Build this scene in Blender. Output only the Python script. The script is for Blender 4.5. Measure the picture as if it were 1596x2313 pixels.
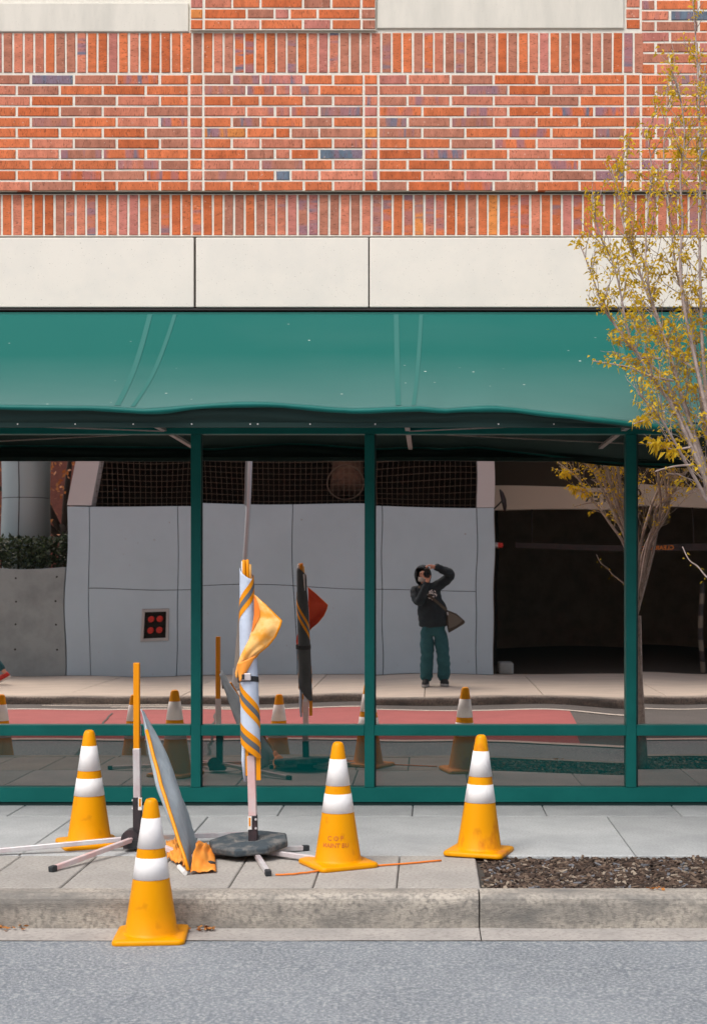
import bpy, bmesh, math, random
from mathutils import Vector, Matrix, noise
from mathutils.bvhtree import BVHTree
R = math.radians
rnd = random.Random(7)
for o in list(bpy.data.objects): bpy.data.objects.remove(o)
scene = bpy.context.scene
C = scene.collection

# ------------------------------------------------------------------ camera, sky, sun, exposure
# measures are taken in a 1596 x 2313 grid laid over the photograph
F, CX, CY, H, D = 3400.0, 965.0, 1290.0, 1.67, 10.76
cam = bpy.data.objects.new('camera', bpy.data.cameras.new('camera')); C.objects.link(cam)
cam.location = (0, -D, H); cam.rotation_euler = (R(90), 0, 0)
cd = cam.data
cd.sensor_fit = 'VERTICAL'; cd.sensor_height = 36; cd.sensor_width = 24.84
cd.lens = F / 2313 * 36
cd.shift_x = (798 - CX) / 2313; cd.shift_y = (CY - 1156.5) / 2313
cd.clip_start = 0.05; cd.clip_end = 600
cd.dof.use_dof = True; cd.dof.focus_distance = 10.3; cd.dof.aperture_fstop = 4.5
scene.camera = cam

world = bpy.data.worlds.new('World'); scene.world = world; world.use_nodes = True
wn = world.node_tree; wn.nodes.clear()
SUN_EL, SUN_AZ = 56.0, 212.0     # azimuth clockwise from +Y : behind the camera, to its left
sky = wn.nodes.new('ShaderNodeTexSky'); sky.sky_type = 'NISHITA'; sky.sun_disc = False
sky.sun_elevation = R(SUN_EL); sky.sun_rotation = R(SUN_AZ); sky.dust_density = 4.0; sky.ozone_density = 1.0
hs = wn.nodes.new('ShaderNodeHueSaturation'); hs.inputs['Saturation'].default_value = 0.55
bg = wn.nodes.new('ShaderNodeBackground'); bg.inputs['Strength'].default_value = 0.15
wo = wn.nodes.new('ShaderNodeOutputWorld')
wn.links.new(sky.outputs[0], hs.inputs['Color']); wn.links.new(hs.outputs[0], bg.inputs[0]); wn.links.new(bg.outputs[0], wo.inputs[0])

sun = bpy.data.objects.new('sun', bpy.data.lights.new('sun', 'SUN')); C.objects.link(sun)
sun.data.energy = 1.5; sun.data.angle = R(40); sun.data.color = (1.0, 0.95, 0.88)
az, el = R(SUN_AZ), R(SUN_EL)
sdir = Vector((math.sin(az) * math.cos(el), math.cos(az) * math.cos(el), math.sin(el)))
sun.rotation_euler = sdir.to_track_quat('Z', 'Y').to_euler()
sun.location = (-6, -14, 14)
vs = scene.view_settings
vs.view_transform = 'Standard'; vs.look = 'None'; vs.gamma = 1.0; vs.use_curve_mapping = False
vs.exposure = 0.44
scene.render.engine = 'CYCLES'
scene.cycles.max_bounces = 8; scene.cycles.glossy_bounces = 4; scene.cycles.sample_clamp_indirect = 8

# ------------------------------------------------------------------ helpers
def Gp(x, y, z=0.0):
    d = (H - z) * F / (y - CY)
    return Vector(((x - CX) * d / F, d - D, z))
def Pp(x, y, Y):
    d = D + Y
    return Vector(((x - CX) * d / F, Y, H - (y - CY) * d / F))
def Mp(x, y, Y):                      # a thing seen in the window: mirrored distance
    d = D - Y
    return Vector(((x - CX) * d / F, Y, H - (y - CY) * d / F))
def MG(x, y, z=0.0):
    d = (H - z) * F / (y - CY)
    return Vector(((x - CX) * d / F, -(d - D), z))
def lerp(a, b, t): return a + (b - a) * t
def interp(tab, x):
    if x <= tab[0][0]: return tab[0][1]
    for (a, b), (c, d) in zip(tab, tab[1:]):
        if x <= c: return lerp(b, d, (x - a) / (c - a))
    return tab[-1][1]

class MB:
    def __init__(s): s.v = []; s.f = []; s.smooth = False
    def add(s, vs, fs):
        n = len(s.v); s.v += [tuple(v) for v in vs]; s.f += [tuple(i + n for i in f) for f in fs]; return s
    def box(s, lo, hi, m=None):
        (a, b, c), (d, e, f) = lo, hi
        vs = [(a,b,c),(d,b,c),(d,e,c),(a,e,c),(a,b,f),(d,b,f),(d,e,f),(a,e,f)]
        if m is not None: vs = [m @ Vector(v) for v in vs]
        return s.add(vs, [(0,3,2,1),(4,5,6,7),(0,1,5,4),(1,2,6,5),(2,3,7,6),(3,0,4,7)])
    def bar(s, p, q, w, h, up=(0, 0, 1)):
        p, q = Vector(p), Vector(q); t = (q - p).normalized(); u = Vector(up)
        if abs(t.dot(u)) > .98: u = Vector((0, 1, 0))
        a = t.cross(u).normalized() * w / 2; b = a.cross(t).normalized() * h / 2
        vs = [p-a-b, p+a-b, p+a+b, p-a+b, q-a-b, q+a-b, q+a+b, q-a+b]
        return s.add(vs, [(0,1,2,3),(7,6,5,4),(0,4,5,1),(1,5,6,2),(2,6,7,3),(3,7,4,0)])
    def tube(s, pts, rad, n=8, cap=True):
        pts = [Vector(p) for p in pts]; k = len(pts)
        if not hasattr(rad, '__len__'): rad = [rad] * k
        base = len(s.v); ref = None
        for i, p in enumerate(pts):
            t = (pts[min(i+1, k-1)] - pts[max(i-1, 0)])
            t = t.normalized() if t.length > 1e-9 else Vector((0, 0, 1))
            if ref is None: ref = Vector((1, 0, 0)) if abs(t.x) < .9 else Vector((0, 1, 0))
            a = (ref - t * ref.dot(t)).normalized(); ref = a; b = t.cross(a)
            for j in range(n):
                w = 2 * math.pi * j / n
                s.v.append(tuple(p + (a * math.cos(w) + b * math.sin(w)) * rad[i]))
        for i in range(k - 1):
            for j in range(n):
                j2 = (j + 1) % n
                s.f.append((base+i*n+j, base+i*n+j2, base+(i+1)*n+j2, base+(i+1)*n+j))
        if cap:
            s.f.append(tuple(base + j for j in reversed(range(n))))
            s.f.append(tuple(base + (k-1)*n + j for j in range(n)))
        return s
    def lathe(s, prof, n=40, cap_top=True, cap_bot=True):
        base = len(s.v)
        for r, z in prof:
            for j in range(n):
                w = 2 * math.pi * j / n
                s.v.append((r * math.cos(w), r * math.sin(w), z))
        k = len(prof)
        for i in range(k - 1):
            for j in range(n):
                j2 = (j + 1) % n
                s.f.append((base+i*n+j, base+i*n+j2, base+(i+1)*n+j2, base+(i+1)*n+j))
        if cap_bot: s.f.append(tuple(base + j for j in reversed(range(n))))
        if cap_top: s.f.append(tuple(base + (k-1)*n + j for j in range(n)))
        return s
    def grid(s, fn, nu, nv):
        base = len(s.v)
        for j in range(nv + 1):
            for i in range(nu + 1): s.v.append(tuple(fn(i / nu, j / nv)))
        for j in range(nv):
            for i in range(nu):
                a = base + j*(nu+1) + i
                s.f.append((a, a+1, a+nu+2, a+nu+1))
        return s
    def mesh(s, name, smooth=False):
        me = bpy.data.meshes.new(name); me.from_pydata(s.v, [], s.f); me.update()
        if smooth: me.polygons.foreach_set('use_smooth', [True] * len(me.polygons))
        return me
    def build(s, name, mat, parent=None, smooth=False, world_coords=True):
        return link(name, s.mesh(name, smooth), mat, parent, world_coords)

def link(name, me, mat, parent=None, world_coords=True):
    o = bpy.data.objects.new(name, me); C.objects.link(o)
    if mat is not None and not me.materials: me.materials.append(mat)
    if parent is not None: adopt(o, parent, world_coords)
    return o
def wmat(o):
    m = Matrix.LocRotScale(o.location, o.rotation_euler, o.scale)
    if o.parent: m = wmat(o.parent) @ o.matrix_parent_inverse @ m
    return m
def adopt(o, parent, world_coords=True):
    o.parent = parent
    if world_coords: o.matrix_parent_inverse = wmat(parent).inverted()
def tag(o, label=None, cat=None, group=None, kind=None):
    if label: o['label'] = label
    if cat: o['category'] = cat
    if group: o['group'] = group
    if kind: o['kind'] = kind
    return o
def thing(name, label, cat, loc=(0, 0, 0), rz=0.0, group=None):
    o = bpy.data.objects.new(name, None); C.objects.link(o); o.location = loc; o.rotation_euler = (0, 0, rz)
    o.empty_display_size = 0.1
    return tag(o, label, cat, group)
def struct(o): o['kind'] = 'structure'; return o
def bevel(o, w, seg=2):
    m = o.modifiers.new('bevel', 'BEVEL'); m.width = w; m.segments = seg; m.limit_method = 'ANGLE'; m.angle_limit = R(35)
    return o
def solid(o, t, off=0):
    m = o.modifiers.new('solid', 'SOLIDIFY'); m.thickness = t; m.offset = off; return o

# ------------------------------------------------------------------ materials
def mat(name, col, rough=0.6, metal=0.0, col2=None, scale=6.0, lo=0.4, hi=0.65, detail=6, bump=0.0, bscale=60.0,
        spec=0.5, stretch=None, speck=None, sscale=300.0, slo=0.62, shi=0.7, coat=0.0, vary=0.0):
    m = bpy.data.materials.new(name); m.use_nodes = True
    nt = m.node_tree; n = nt.nodes; l = nt.links
    b = n['Principled BSDF']
    b.inputs['Roughness'].default_value = rough; b.inputs['Metallic'].default_value = metal
    b.inputs['Specular IOR Level'].default_value = spec; b.inputs['Coat Weight'].default_value = coat
    b.inputs['Base Color'].default_value = (*col, 1)
    tc = n.new('ShaderNodeTexCoord'); vec = tc.outputs['Object']
    if stretch:
        mp = n.new('ShaderNodeMapping'); mp.inputs['Scale'].default_value = stretch
        l.new(vec, mp.inputs[0]); vec = mp.outputs[0]
    cur = None
    if col2 is not None:
        nz = n.new('ShaderNodeTexNoise'); nz.inputs['Scale'].default_value = scale; nz.inputs['Detail'].default_value = detail
        nz.inputs['Roughness'].default_value = 0.62
        l.new(vec, nz.inputs['Vector'])
        rp = n.new('ShaderNodeMapRange'); rp.inputs[1].default_value = lo; rp.inputs[2].default_value = hi
        l.new(nz.outputs[0], rp.inputs[0])
        mx = n.new('ShaderNodeMix'); mx.data_type = 'RGBA'
        mx.inputs[6].default_value = (*col, 1); mx.inputs[7].default_value = (*col2, 1)
        l.new(rp.outputs[0], mx.inputs[0]); cur = mx.outputs[2]
    if speck is not None:
        nz = n.new('ShaderNodeTexNoise'); nz.inputs['Scale'].default_value = sscale; nz.inputs['Detail'].default_value = 2
        l.new(tc.outputs['Object'], nz.inputs['Vector'])
        rp = n.new('ShaderNodeMapRange'); rp.inputs[1].default_value = slo; rp.inputs[2].default_value = shi
        l.new(nz.outputs[0], rp.inputs[0])
        mx = n.new('ShaderNodeMix'); mx.data_type = 'RGBA'
        if cur is None: mx.inputs[6].default_value = (*col, 1)
        else: l.new(cur, mx.inputs[6])
        mx.inputs[7].default_value = (*speck, 1); l.new(rp.outputs[0], mx.inputs[0]); cur = mx.outputs[2]
    if vary and cur is not None:          # each slab or block a little lighter or darker than its neighbour
        oi = n.new('ShaderNodeObjectInfo'); vr = n.new('ShaderNodeMapRange'); l.new(oi.outputs['Random'], vr.inputs[0])
        vr.inputs[3].default_value = 1 - vary; vr.inputs[4].default_value = 1 + vary
        hv_ = n.new('ShaderNodeHueSaturation'); l.new(cur, hv_.inputs['Color']); l.new(vr.outputs[0], hv_.inputs['Value']); cur = hv_.outputs[0]
    if cur is not None: l.new(cur, b.inputs['Base Color'])
    if bump:
        nz = n.new('ShaderNodeTexNoise'); nz.inputs['Scale'].default_value = bscale; nz.inputs['Detail'].default_value = 5
        l.new(vec, nz.inputs['Vector'])
        bp = n.new('ShaderNodeBump'); bp.inputs['Strength'].default_value = bump; bp.inputs['Distance'].default_value = 0.01
        l.new(nz.outputs[0], bp.inputs['Height']); l.new(bp.outputs[0], b.inputs['Normal'])
    return m

def brick_mat():
    m = bpy.data.materials.new('brick'); m.use_nodes = True
    nt = m.node_tree; n = nt.nodes; l = nt.links; b = n['Principled BSDF']
    b.inputs['Roughness'].default_value = 0.85; b.inputs['Specular IOR Level'].default_value = 0.2
    oi = n.new('ShaderNodeObjectInfo'); tc = n.new('ShaderNodeTexCoord')
    off = n.new('ShaderNodeVectorMath'); off.operation = 'SCALE'
    cmb = n.new('ShaderNodeCombineXYZ'); 
    for i in range(3): l.new(oi.outputs['Random'], cmb.inputs[i])
    l.new(cmb.outputs[0], off.inputs[0]); off.inputs['Scale'].default_value = 37.0
    add = n.new('ShaderNodeVectorMath'); l.new(tc.outputs['Object'], add.inputs[0]); l.new(off.outputs[0], add.inputs[1])
    def noi(scale, detail, st):
        mp = n.new('ShaderNodeMapping'); mp.inputs['Scale'].default_value = st; l.new(add.outputs[0], mp.inputs[0])
        z = n.new('ShaderNodeTexNoise'); z.inputs['Scale'].default_value = scale; z.inputs['Detail'].default_value = detail
        l.new(mp.outputs[0], z.inputs['Vector']); return z.outputs[0]
    def rng(src, a, c):
        r = n.new('ShaderNodeMapRange'); r.inputs[1].default_value = a; r.inputs[2].default_value = c
        l.new(src, r.inputs[0]); return r.outputs[0]
    def mixc(f, a, bcol):
        x = n.new('ShaderNodeMix'); x.data_type = 'RGBA'; l.new(f, x.inputs[0])
        if isinstance(a, tuple): x.inputs[6].default_value = (*a, 1)
        else: l.new(a, x.inputs[6])
        if isinstance(bcol, tuple): x.inputs[7].default_value = (*bcol, 1)
        else: l.new(bcol, x.inputs[7])
        return x.outputs[2]
    def mul(a, v):
        x = n.new('ShaderNodeMath'); x.operation = 'MULTIPLY'; l.new(a, x.inputs[0])
        if isinstance(v, float): x.inputs[1].default_value = v
        else: l.new(v, x.inputs[1])
        return x.outputs[0]
    col = oi.outputs['Color']
    hsv = n.new('ShaderNodeHueSaturation'); l.new(col, hsv.inputs['Color'])
    l.new(rng(noi(9, 4, (1, 1, .5)), .25, .8), hsv.inputs['Value'])
    hsv.inputs['Saturation'].default_value = 1.0
    vv = n.new('ShaderNodeMapRange'); vv.inputs[1].default_value = .3; vv.inputs[2].default_value = .7; vv.inputs[3].default_value = .8; vv.inputs[4].default_value = 1.2
    l.new(noi(14, 4, (1.6, 1, .6)), vv.inputs[0]); l.new(vv.outputs[0], hsv.inputs['Value'])
    cur = hsv.outputs[0]
    fl = mul(rng(noi(7, 2, (1.8, .2, .35)), .48, .6), oi.outputs['Alpha'])       # kiln flashing, purple to blue grey
    cur = mixc(fl, cur, (.27, .15, .19))
    fl2 = mul(rng(noi(6, 2, (2.2, .2, .3)), .58, .66), oi.outputs['Alpha'])
    cur = mixc(fl2, cur, (.10, .15, .22))
    cur = mixc(mul(rng(noi(60, 3, (2.2, 1, .7)), .57, .68), .65), cur, (.10, .035, .02))   # drag pits
    cur = mixc(mul(rng(noi(45, 2, (1, 1, 1)), .69, .75), .6), cur, (.62, .42, .33))
    l.new(cur, b.inputs['Base Color'])
    bp = n.new('ShaderNodeBump'); bp.inputs['Strength'].default_value = .5; bp.inputs['Distance'].default_value = .004
    l.new(noi(70, 4, (1.6, 1, .8)), bp.inputs['Height']); l.new(bp.outputs[0], b.inputs['Normal'])
    return m

def glass_mat(name, tint, body, rough):
    m = bpy.data.materials.new(name); m.use_nodes = True
    nt = m.node_tree; n = nt.nodes; l = nt.links; n.clear()
    g = n.new('ShaderNodeBsdfGlossy'); g.inputs['Color'].default_value = (*tint, 1); g.inputs['Roughness'].default_value = rough
    d = n.new('ShaderNodeBsdfDiffuse')
    # a little dust and dried spatter on the pane
    tc = n.new('ShaderNodeTexCoord'); nz = n.new('ShaderNodeTexNoise'); nz.inputs['Scale'].default_value = 38; nz.inputs['Detail'].default_value = 3
    l.new(tc.outputs['Object'], nz.inputs['Vector'])
    rp = n.new('ShaderNodeMapRange'); rp.inputs[1].default_value = .76; rp.inputs[2].default_value = .8; l.new(nz.outputs[0], rp.inputs[0])
    mc = n.new('ShaderNodeMix'); mc.data_type = 'RGBA'; mc.inputs[6].default_value = (*body, 1); mc.inputs[7].default_value = (.35, .36, .34, 1)
    l.new(rp.outputs[0], mc.inputs[0]); l.new(mc.outputs[2], d.inputs['Color'])
    a = n.new('ShaderNodeAddShader'); o = n.new('ShaderNodeOutputMaterial')
    l.new(g.outputs[0], a.inputs[0]); l.new(d.outputs[0], a.inputs[1]); l.new(a.outputs[0], o.inputs[0])
    return m

def leaf_mat(name, base, trans):
    m = bpy.data.materials.new(name); m.use_nodes = True
    nt = m.node_tree; n = nt.nodes; l = nt.links; n.clear()
    at = n.new('ShaderNodeAttribute'); at.attribute_name = 'tone'
    mx = n.new('ShaderNodeMix'); mx.data_type = 'RGBA'; mx.inputs[6].default_value = (*base[0], 1); mx.inputs[7].default_value = (*base[1], 1)
    l.new(at.outputs['Fac'], mx.inputs[0])
    d = n.new('ShaderNodeBsdfPrincipled'); d.inputs['Roughness'].default_value = .55; l.new(mx.outputs[2], d.inputs['Base Color'])
    t = n.new('ShaderNodeBsdfTranslucent'); l.new(mx.outputs[2], t.inputs['Color'])
    s = n.new('ShaderNodeMixShader'); s.inputs[0].default_value = trans
    o = n.new('ShaderNodeOutputMaterial')
    l.new(d.outputs[0], s.inputs[1]); l.new(t.outputs[0], s.inputs[2]); l.new(s.outputs[0], o.inputs[0])
    return m

def awning_mat():
    m = mat('awning_fabric', (.012, .175, .135), rough=.75, spec=.15, bump=.12, bscale=420)
    nt = m.node_tree; n = nt.nodes; l = nt.links; b = n['Principled BSDF']
    tc = n.new('ShaderNodeTexCoord')
    mp = n.new('ShaderNodeMapping'); mp.inputs['Scale'].default_value = (.35, .9, .9); l.new(tc.outputs['Object'], mp.inputs[0])
    z = n.new('ShaderNodeTexNoise'); z.inputs['Scale'].default_value = 1.6; z.inputs['Detail'].default_value = 5; l.new(mp.outputs[0], z.inputs['Vector'])
    sx = n.new('ShaderNodeSeparateXYZ'); l.new(tc.outputs['Object'], sx.inputs[0])
    gz = n.new('ShaderNodeMapRange'); gz.inputs[1].default_value = 3.15; gz.inputs[2].default_value = 2.62; gz.inputs[3].default_value = -.20; gz.inputs[4].default_value = .20; l.new(sx.outputs[2], gz.inputs[0])  # cloth faded paler towards the hem, sky light on its flatter part painted in
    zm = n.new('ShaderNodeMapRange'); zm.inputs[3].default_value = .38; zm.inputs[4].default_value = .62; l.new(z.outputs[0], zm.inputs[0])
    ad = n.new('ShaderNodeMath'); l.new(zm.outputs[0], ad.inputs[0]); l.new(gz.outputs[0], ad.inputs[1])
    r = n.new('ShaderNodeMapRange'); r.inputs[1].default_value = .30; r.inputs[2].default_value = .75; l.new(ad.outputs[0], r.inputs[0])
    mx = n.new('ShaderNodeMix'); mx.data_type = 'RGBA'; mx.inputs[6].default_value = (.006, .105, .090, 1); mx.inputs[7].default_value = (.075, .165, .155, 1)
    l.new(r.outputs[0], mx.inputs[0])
    mp2 = n.new('ShaderNodeMapping'); mp2.inputs['Scale'].default_value = (.6, 1.2, 1.2); l.new(tc.outputs['Object'], mp2.inputs[0])
    z2 = n.new('ShaderNodeTexVoronoi'); z2.inputs['Scale'].default_value = 9.0; l.new(mp2.outputs[0], z2.inputs['Vector'])
    r2 = n.new('ShaderNodeMapRange'); r2.inputs[1].default_value = .06; r2.inputs[2].default_value = .03; l.new(z2.outputs['Distance'], r2.inputs[0])
    z3 = n.new('ShaderNodeTexNoise'); z3.inputs['Scale'].default_value = 4; l.new(tc.outputs['Object'], z3.inputs['Vector'])
    r3 = n.new('ShaderNodeMapRange'); r3.inputs[1].default_value = .5; r3.inputs[2].default_value = .6; l.new(z3.outputs[0], r3.inputs[0])
    mm = n.new('ShaderNodeMath'); mm.operation = 'MULTIPLY'; l.new(r2.outputs[0], mm.inputs[0]); l.new(r3.outputs[0], mm.inputs[1])
    mx2 = n.new('ShaderNodeMix'); mx2.data_type = 'RGBA'; l.new(mm.outputs[0], mx2.inputs[0]); l.new(mx.outputs[2], mx2.inputs[6]); mx2.inputs[7].default_value = (.55, .6, .55, 1)
    l.new(mx2.outputs[2], b.inputs['Base Color'])
    b.inputs['Sheen Weight'].default_value = .0; b.inputs['Sheen Roughness'].default_value = .5; b.inputs['Sheen Tint'].default_value = (.6, .9, .85, 1)
    return m

K = {}
K['brick'] = brick_mat()
K['mortar'] = mat('mortar', (.68, .65, .57), .95, col2=(.75, .72, .64), scale=40, bump=.4, bscale=220)
K['stone'] = mat('cast_stone', (.74, .70, .63), .9, col2=(.69, .66, .60), scale=3.5, bump=.15, bscale=300, speck=(.42, .39, .34), sscale=110, slo=.70, shi=.74)
K['stone2'] = mat('weathered_cast_stone', (.66, .63, .56), .9, col2=(.57, .55, .49), scale=2.2, stretch=(3, 1, .7), bump=.15, bscale=300, speck=(.42, .39, .34), sscale=110, slo=.68, shi=.73)
K['sealant_and_shade'] = mat('joint_sealant', (.06, .05, .04), .8)  # dark joints, also the shadow line painted under the brick ledge
K['green'] = mat('green_painted_metal', (.001, .108, .096), .5, col2=(.003, .128, .113), scale=3, spec=.22)
K['green_dark'] = mat('dark_green_metal', (.004, .035, .032), .6)
K['flash'] = mat('dark_flashing', (.025, .02, .018), .6)
K['glass_up'] = glass_mat('upper_window_glass', (.90, .79, .72), (.002, .003, .003), .0)
K['glass_lo'] = glass_mat('lower_window_glass', (.24, .165, .155), (.000, .046, .043), .0)
K['awning'] = awning_mat()
K['awning_seam'] = mat('awning_seam_tape', (.03, .135, .12), .75, spec=.15)
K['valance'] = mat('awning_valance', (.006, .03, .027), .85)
K['steel_grey'] = mat('grey_steel', (.34, .34, .33), .5, .2, col2=(.26, .25, .24), scale=20)
K['white_bit'] = mat('white_screw', (.8, .8, .78), .5)
K['concrete'] = mat('pavement_concrete', (.42, .437, .44), .92, col2=(.315, .33, .337), scale=2.0, lo=.38, hi=.68, bump=.25, bscale=180, speck=(.27, .275, .275), sscale=70, slo=.46, shi=.82, vary=.07)
K['concrete_sand'] = mat('kerbside_concrete', (.41, .39, .36), .92, col2=(.315, .30, .28), scale=2.4, lo=.38, hi=.68, bump=.3, bscale=160, speck=(.24, .225, .205), sscale=55, slo=.44, shi=.80, vary=.07)
K['joint'] = mat('joint_dirt', (.05, .045, .04), .95)
K['kerb'] = mat('kerb_concrete', (.44, .40, .345), .92, col2=(.16, .155, .145), scale=4.2, lo=.40, hi=.68, detail=10, stretch=(.5, 1, 1.3), bump=.5, bscale=130, speck=(.17, .16, .145), sscale=48, slo=.42, shi=.78)
K['gutter'] = mat('gutter_concrete', (.40, .375, .35), .9, col2=(.30, .285, .27), scale=3, bump=.25, bscale=140, speck=(.24, .225, .21), sscale=50, slo=.46, shi=.80)
K['asphalt'] = mat('asphalt', (.205, .235, .265), .8, col2=(.150, .176, .204), scale=1.1, bump=.9, bscale=110, spec=.45, speck=(.46, .48, .49), sscale=62, slo=.42, shi=.78)
K['asphalt_dark'] = mat('dark_asphalt', (.085, .085, .085), .85, col2=(.07, .07, .07), scale=2, bump=.6, bscale=110, speck=(.16, .155, .15), sscale=70, slo=.5, shi=.8)
K['red_lane'] = mat('red_lane_paint', (.37, .098, .10), .85, col2=(.32, .085, .088), scale=3, bump=.4, bscale=140)
K['road_white'] = mat('road_paint_white', (.72, .69, .62), .8, col2=(.55, .53, .48), scale=14)
K['crack'] = mat('crack_filler', (.02, .02, .02), .6)
K['mulch_bed'] = mat('mulch_soil', (.05, .035, .025), .95, col2=(.10, .07, .05), scale=30, bump=.8, bscale=60)
K['orange'] = mat('orange_plastic', (.74, .305, .0), .4, col2=(.73, .28, .0), scale=5, spec=.16, speck=(.42, .13, .01), sscale=11, slo=.64, shi=.86)
K['orange_dirty'] = mat('scuffed_orange_plastic', (.74, .305, .0), .42, col2=(.50, .15, .008), scale=7, lo=.52, hi=.70, stretch=(1.2, 1.2, .8), spec=.16)
K['band'] = mat('white_reflective_band', (.80, .79, .79), .38, col2=(.70, .69, .70), scale=6, lo=.5, hi=.75)
K['band_dirty'] = mat('scuffed_reflective_band', (.80, .79, .79), .4, col2=(.50, .47, .48), scale=9, lo=.52, hi=.72, stretch=(1.2, 1.2, .6))
K['stencil'] = mat('faded_stencil_ink', (.50, .11, .01), .6, col2=(.62, .19, .01), scale=40)
K['alu'] = mat('aluminium_tube', (.66, .65, .66), .42, .35, col2=(.58, .50, .52), scale=9)
K['pink_alu'] = mat('pink_stained_aluminium', (.72, .47, .46), .45, .25, col2=(.70, .62, .63), scale=6)
K['black_steel'] = mat('black_steel', (.018, .02, .024), .5, col2=(.05, .03, .035), scale=12)
K['rubber'] = mat('weathered_rubber', (.045, .062, .075), .85, col2=(.24, .225, .205), scale=11, lo=.46, hi=.74, bump=.4, bscale=90)
K['black_cap'] = mat('black_rubber_cap', (.02, .024, .028), .6)
K['fiber'] = mat('orange_fibreglass', (.76, .28, .003), .4, spec=.3)
K['cloth_white'] = mat('sign_cloth_back', (.52, .60, .73), .85, col2=(.46, .53, .65), scale=8, bump=.25, bscale=40)
K['cloth_grey'] = mat('grey_sign_cloth_back', (.40, .465, .51), .85, col2=(.31, .365, .405), scale=9, stretch=(1, 1, .5), bump=.35, bscale=60)
K['cloth_orange'] = mat('orange_sign_cloth', (.88, .27, .02), .6, col2=(.86, .36, .06), scale=7, bump=.3, bscale=30)
K['cloth_peach'] = mat('pale_orange_sign_face', (.86, .50, .16), .5, col2=(.88, .36, .03), scale=11, lo=.46, hi=.62, bump=.3, bscale=30)
K['stripe'] = mat('dark_grey_border', (.10, .115, .135), .7)
K['strap'] = mat('black_strap', (.02, .021, .024), .7)
K['cord'] = mat('orange_cord', (.80, .20, .015), .5)
K['bark'] = mat('grey_bark', (.44, .36, .33), .9, col2=(.28, .22, .20), scale=30, bump=.5, bscale=90)
K['leaf'] = leaf_mat('golden_leaf', ((.46, .34, .008), (.86, .58, .02)), .4)
K['dry_leaf'] = mat('dry_leaf', (.42, .17, .03), .8, col2=(.30, .10, .02), scale=20)
# across the street
K['panel'] = mat('grey_wall_panel', (.53, .70, .82), .75, col2=(.49, .65, .76), scale=1.1, bump=.08, bscale=260, speck=(.38, .38, .40), sscale=14, slo=.76, shi=.80, vary=.025)
K['panel_light'] = mat('light_wall_panel', (.66, .67, .70), .7)
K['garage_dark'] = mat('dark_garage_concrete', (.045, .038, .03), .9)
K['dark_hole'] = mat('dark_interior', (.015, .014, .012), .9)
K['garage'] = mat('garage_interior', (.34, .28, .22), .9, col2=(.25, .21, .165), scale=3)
K['beam'] = mat('concrete_beam', (.62, .58, .52), .9)
K['wire'] = mat('grille_wire', (.20, .16, .125), .6, .3)
K['rust'] = mat('rusty_pipe', (.22, .14, .10), .8, col2=(.12, .08, .06), scale=8)
K['cast_conc'] = mat('cast_concrete', (.36, .43, .45), .9, col2=(.27, .325, .34), scale=2.2, bump=.2, bscale=60)
K['far_walk'] = mat('far_pavement', (.62, .565, .485), .92, col2=(.52, .475, .415), scale=2.2, stretch=(.5, 1.6, 1), bump=.2, bscale=120, vary=.06)
K['silver'] = mat('silver_column', (.46, .61, .67), .4, .1)
K['red'] = mat('red_paint', (.60, .03, .02), .4)
K['galv'] = mat('galvanised_post', (.50, .53, .56), .45, .5)
K['hedge_leaf'] = leaf_mat('hedge_leaf', ((.018, .04, .018), (.07, .11, .05)), .15)
K['rust_leaf'] = leaf_mat('rust_leaf', ((.40, .12, .03), (.52, .24, .09)), .3)
K['far_brick'] = mat('far_brick', (.30, .115, .085), .9, col2=(.22, .085, .07), scale=8)
K['dark_bark'] = mat('dark_bark', (.04, .03, .025), .9)
K['hoodie'] = mat('navy_hoodie_cloth', (.010, .020, .028), .9, col2=(.016, .03, .04), scale=12, bump=.3, bscale=25)
K['jeans'] = mat('teal_blue_denim', (.014, .088, .112), .9, col2=(.024, .118, .142), scale=7, bump=.5, bscale=18)
K['skin'] = mat('skin', (.62, .33, .24), .55)
K['beard'] = mat('grey_beard', (.45, .43, .40), .9, bump=.5, bscale=150)
K['shoe'] = mat('black_shoe', (.018, .02, .022), .7)
K['sole'] = mat('grey_sole', (.34, .36, .37), .7)
K['bag'] = mat('olive_bag_canvas', (.035, .034, .028), .8, col2=(.06, .056, .045), scale=8)
K['bag_strap'] = mat('brown_strap', (.08, .07, .052), .8)
K['print'] = mat('pale_chest_print', (.75, .80, .82), .8)
K['camera_black'] = mat('camera_black', (.012, .012, .013), .45)
K['lens_glass'] = mat('lens_glass', (.01, .008, .012), .08, spec=.6)
K['white_shoe'] = mat('red_white_shoe', (.70, .62, .58), .7)
K['grey_coat'] = mat('grey_coat', (.16, .155, .15), .9)
K['hair'] = mat('brown_hair', (.05, .03, .02), .8)
K['black_letter'] = mat('black_letter', (.02, .02, .02), .6)
K['orange_letter'] = mat('orange_letter', (.75, .25, .04), .6)
K['hazard'] = mat('striped_post_paint', (.20, .18, .15), .8)
K['label_white'] = mat('white_label', (.8, .78, .75), .5)

def text_verts(body, size, bold=0.0):
    cu = bpy.data.curves.new('t', 'FONT'); cu.body = body; cu.size = size; cu.offset = bold; cu.resolution_u = 2
    o = bpy.data.objects.new('t', cu); C.objects.link(o)
    dg = bpy.context.evaluated_depsgraph_get(); dg.update()
    me = bpy.data.meshes.new_from_object(o.evaluated_get(dg))
    v = [p.co.copy() for p in me.vertices]; f = [tuple(p.vertices) for p in me.polygons]
    bpy.data.objects.remove(o); bpy.data.curves.remove(cu); bpy.data.meshes.remove(me)
    return v, f

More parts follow.
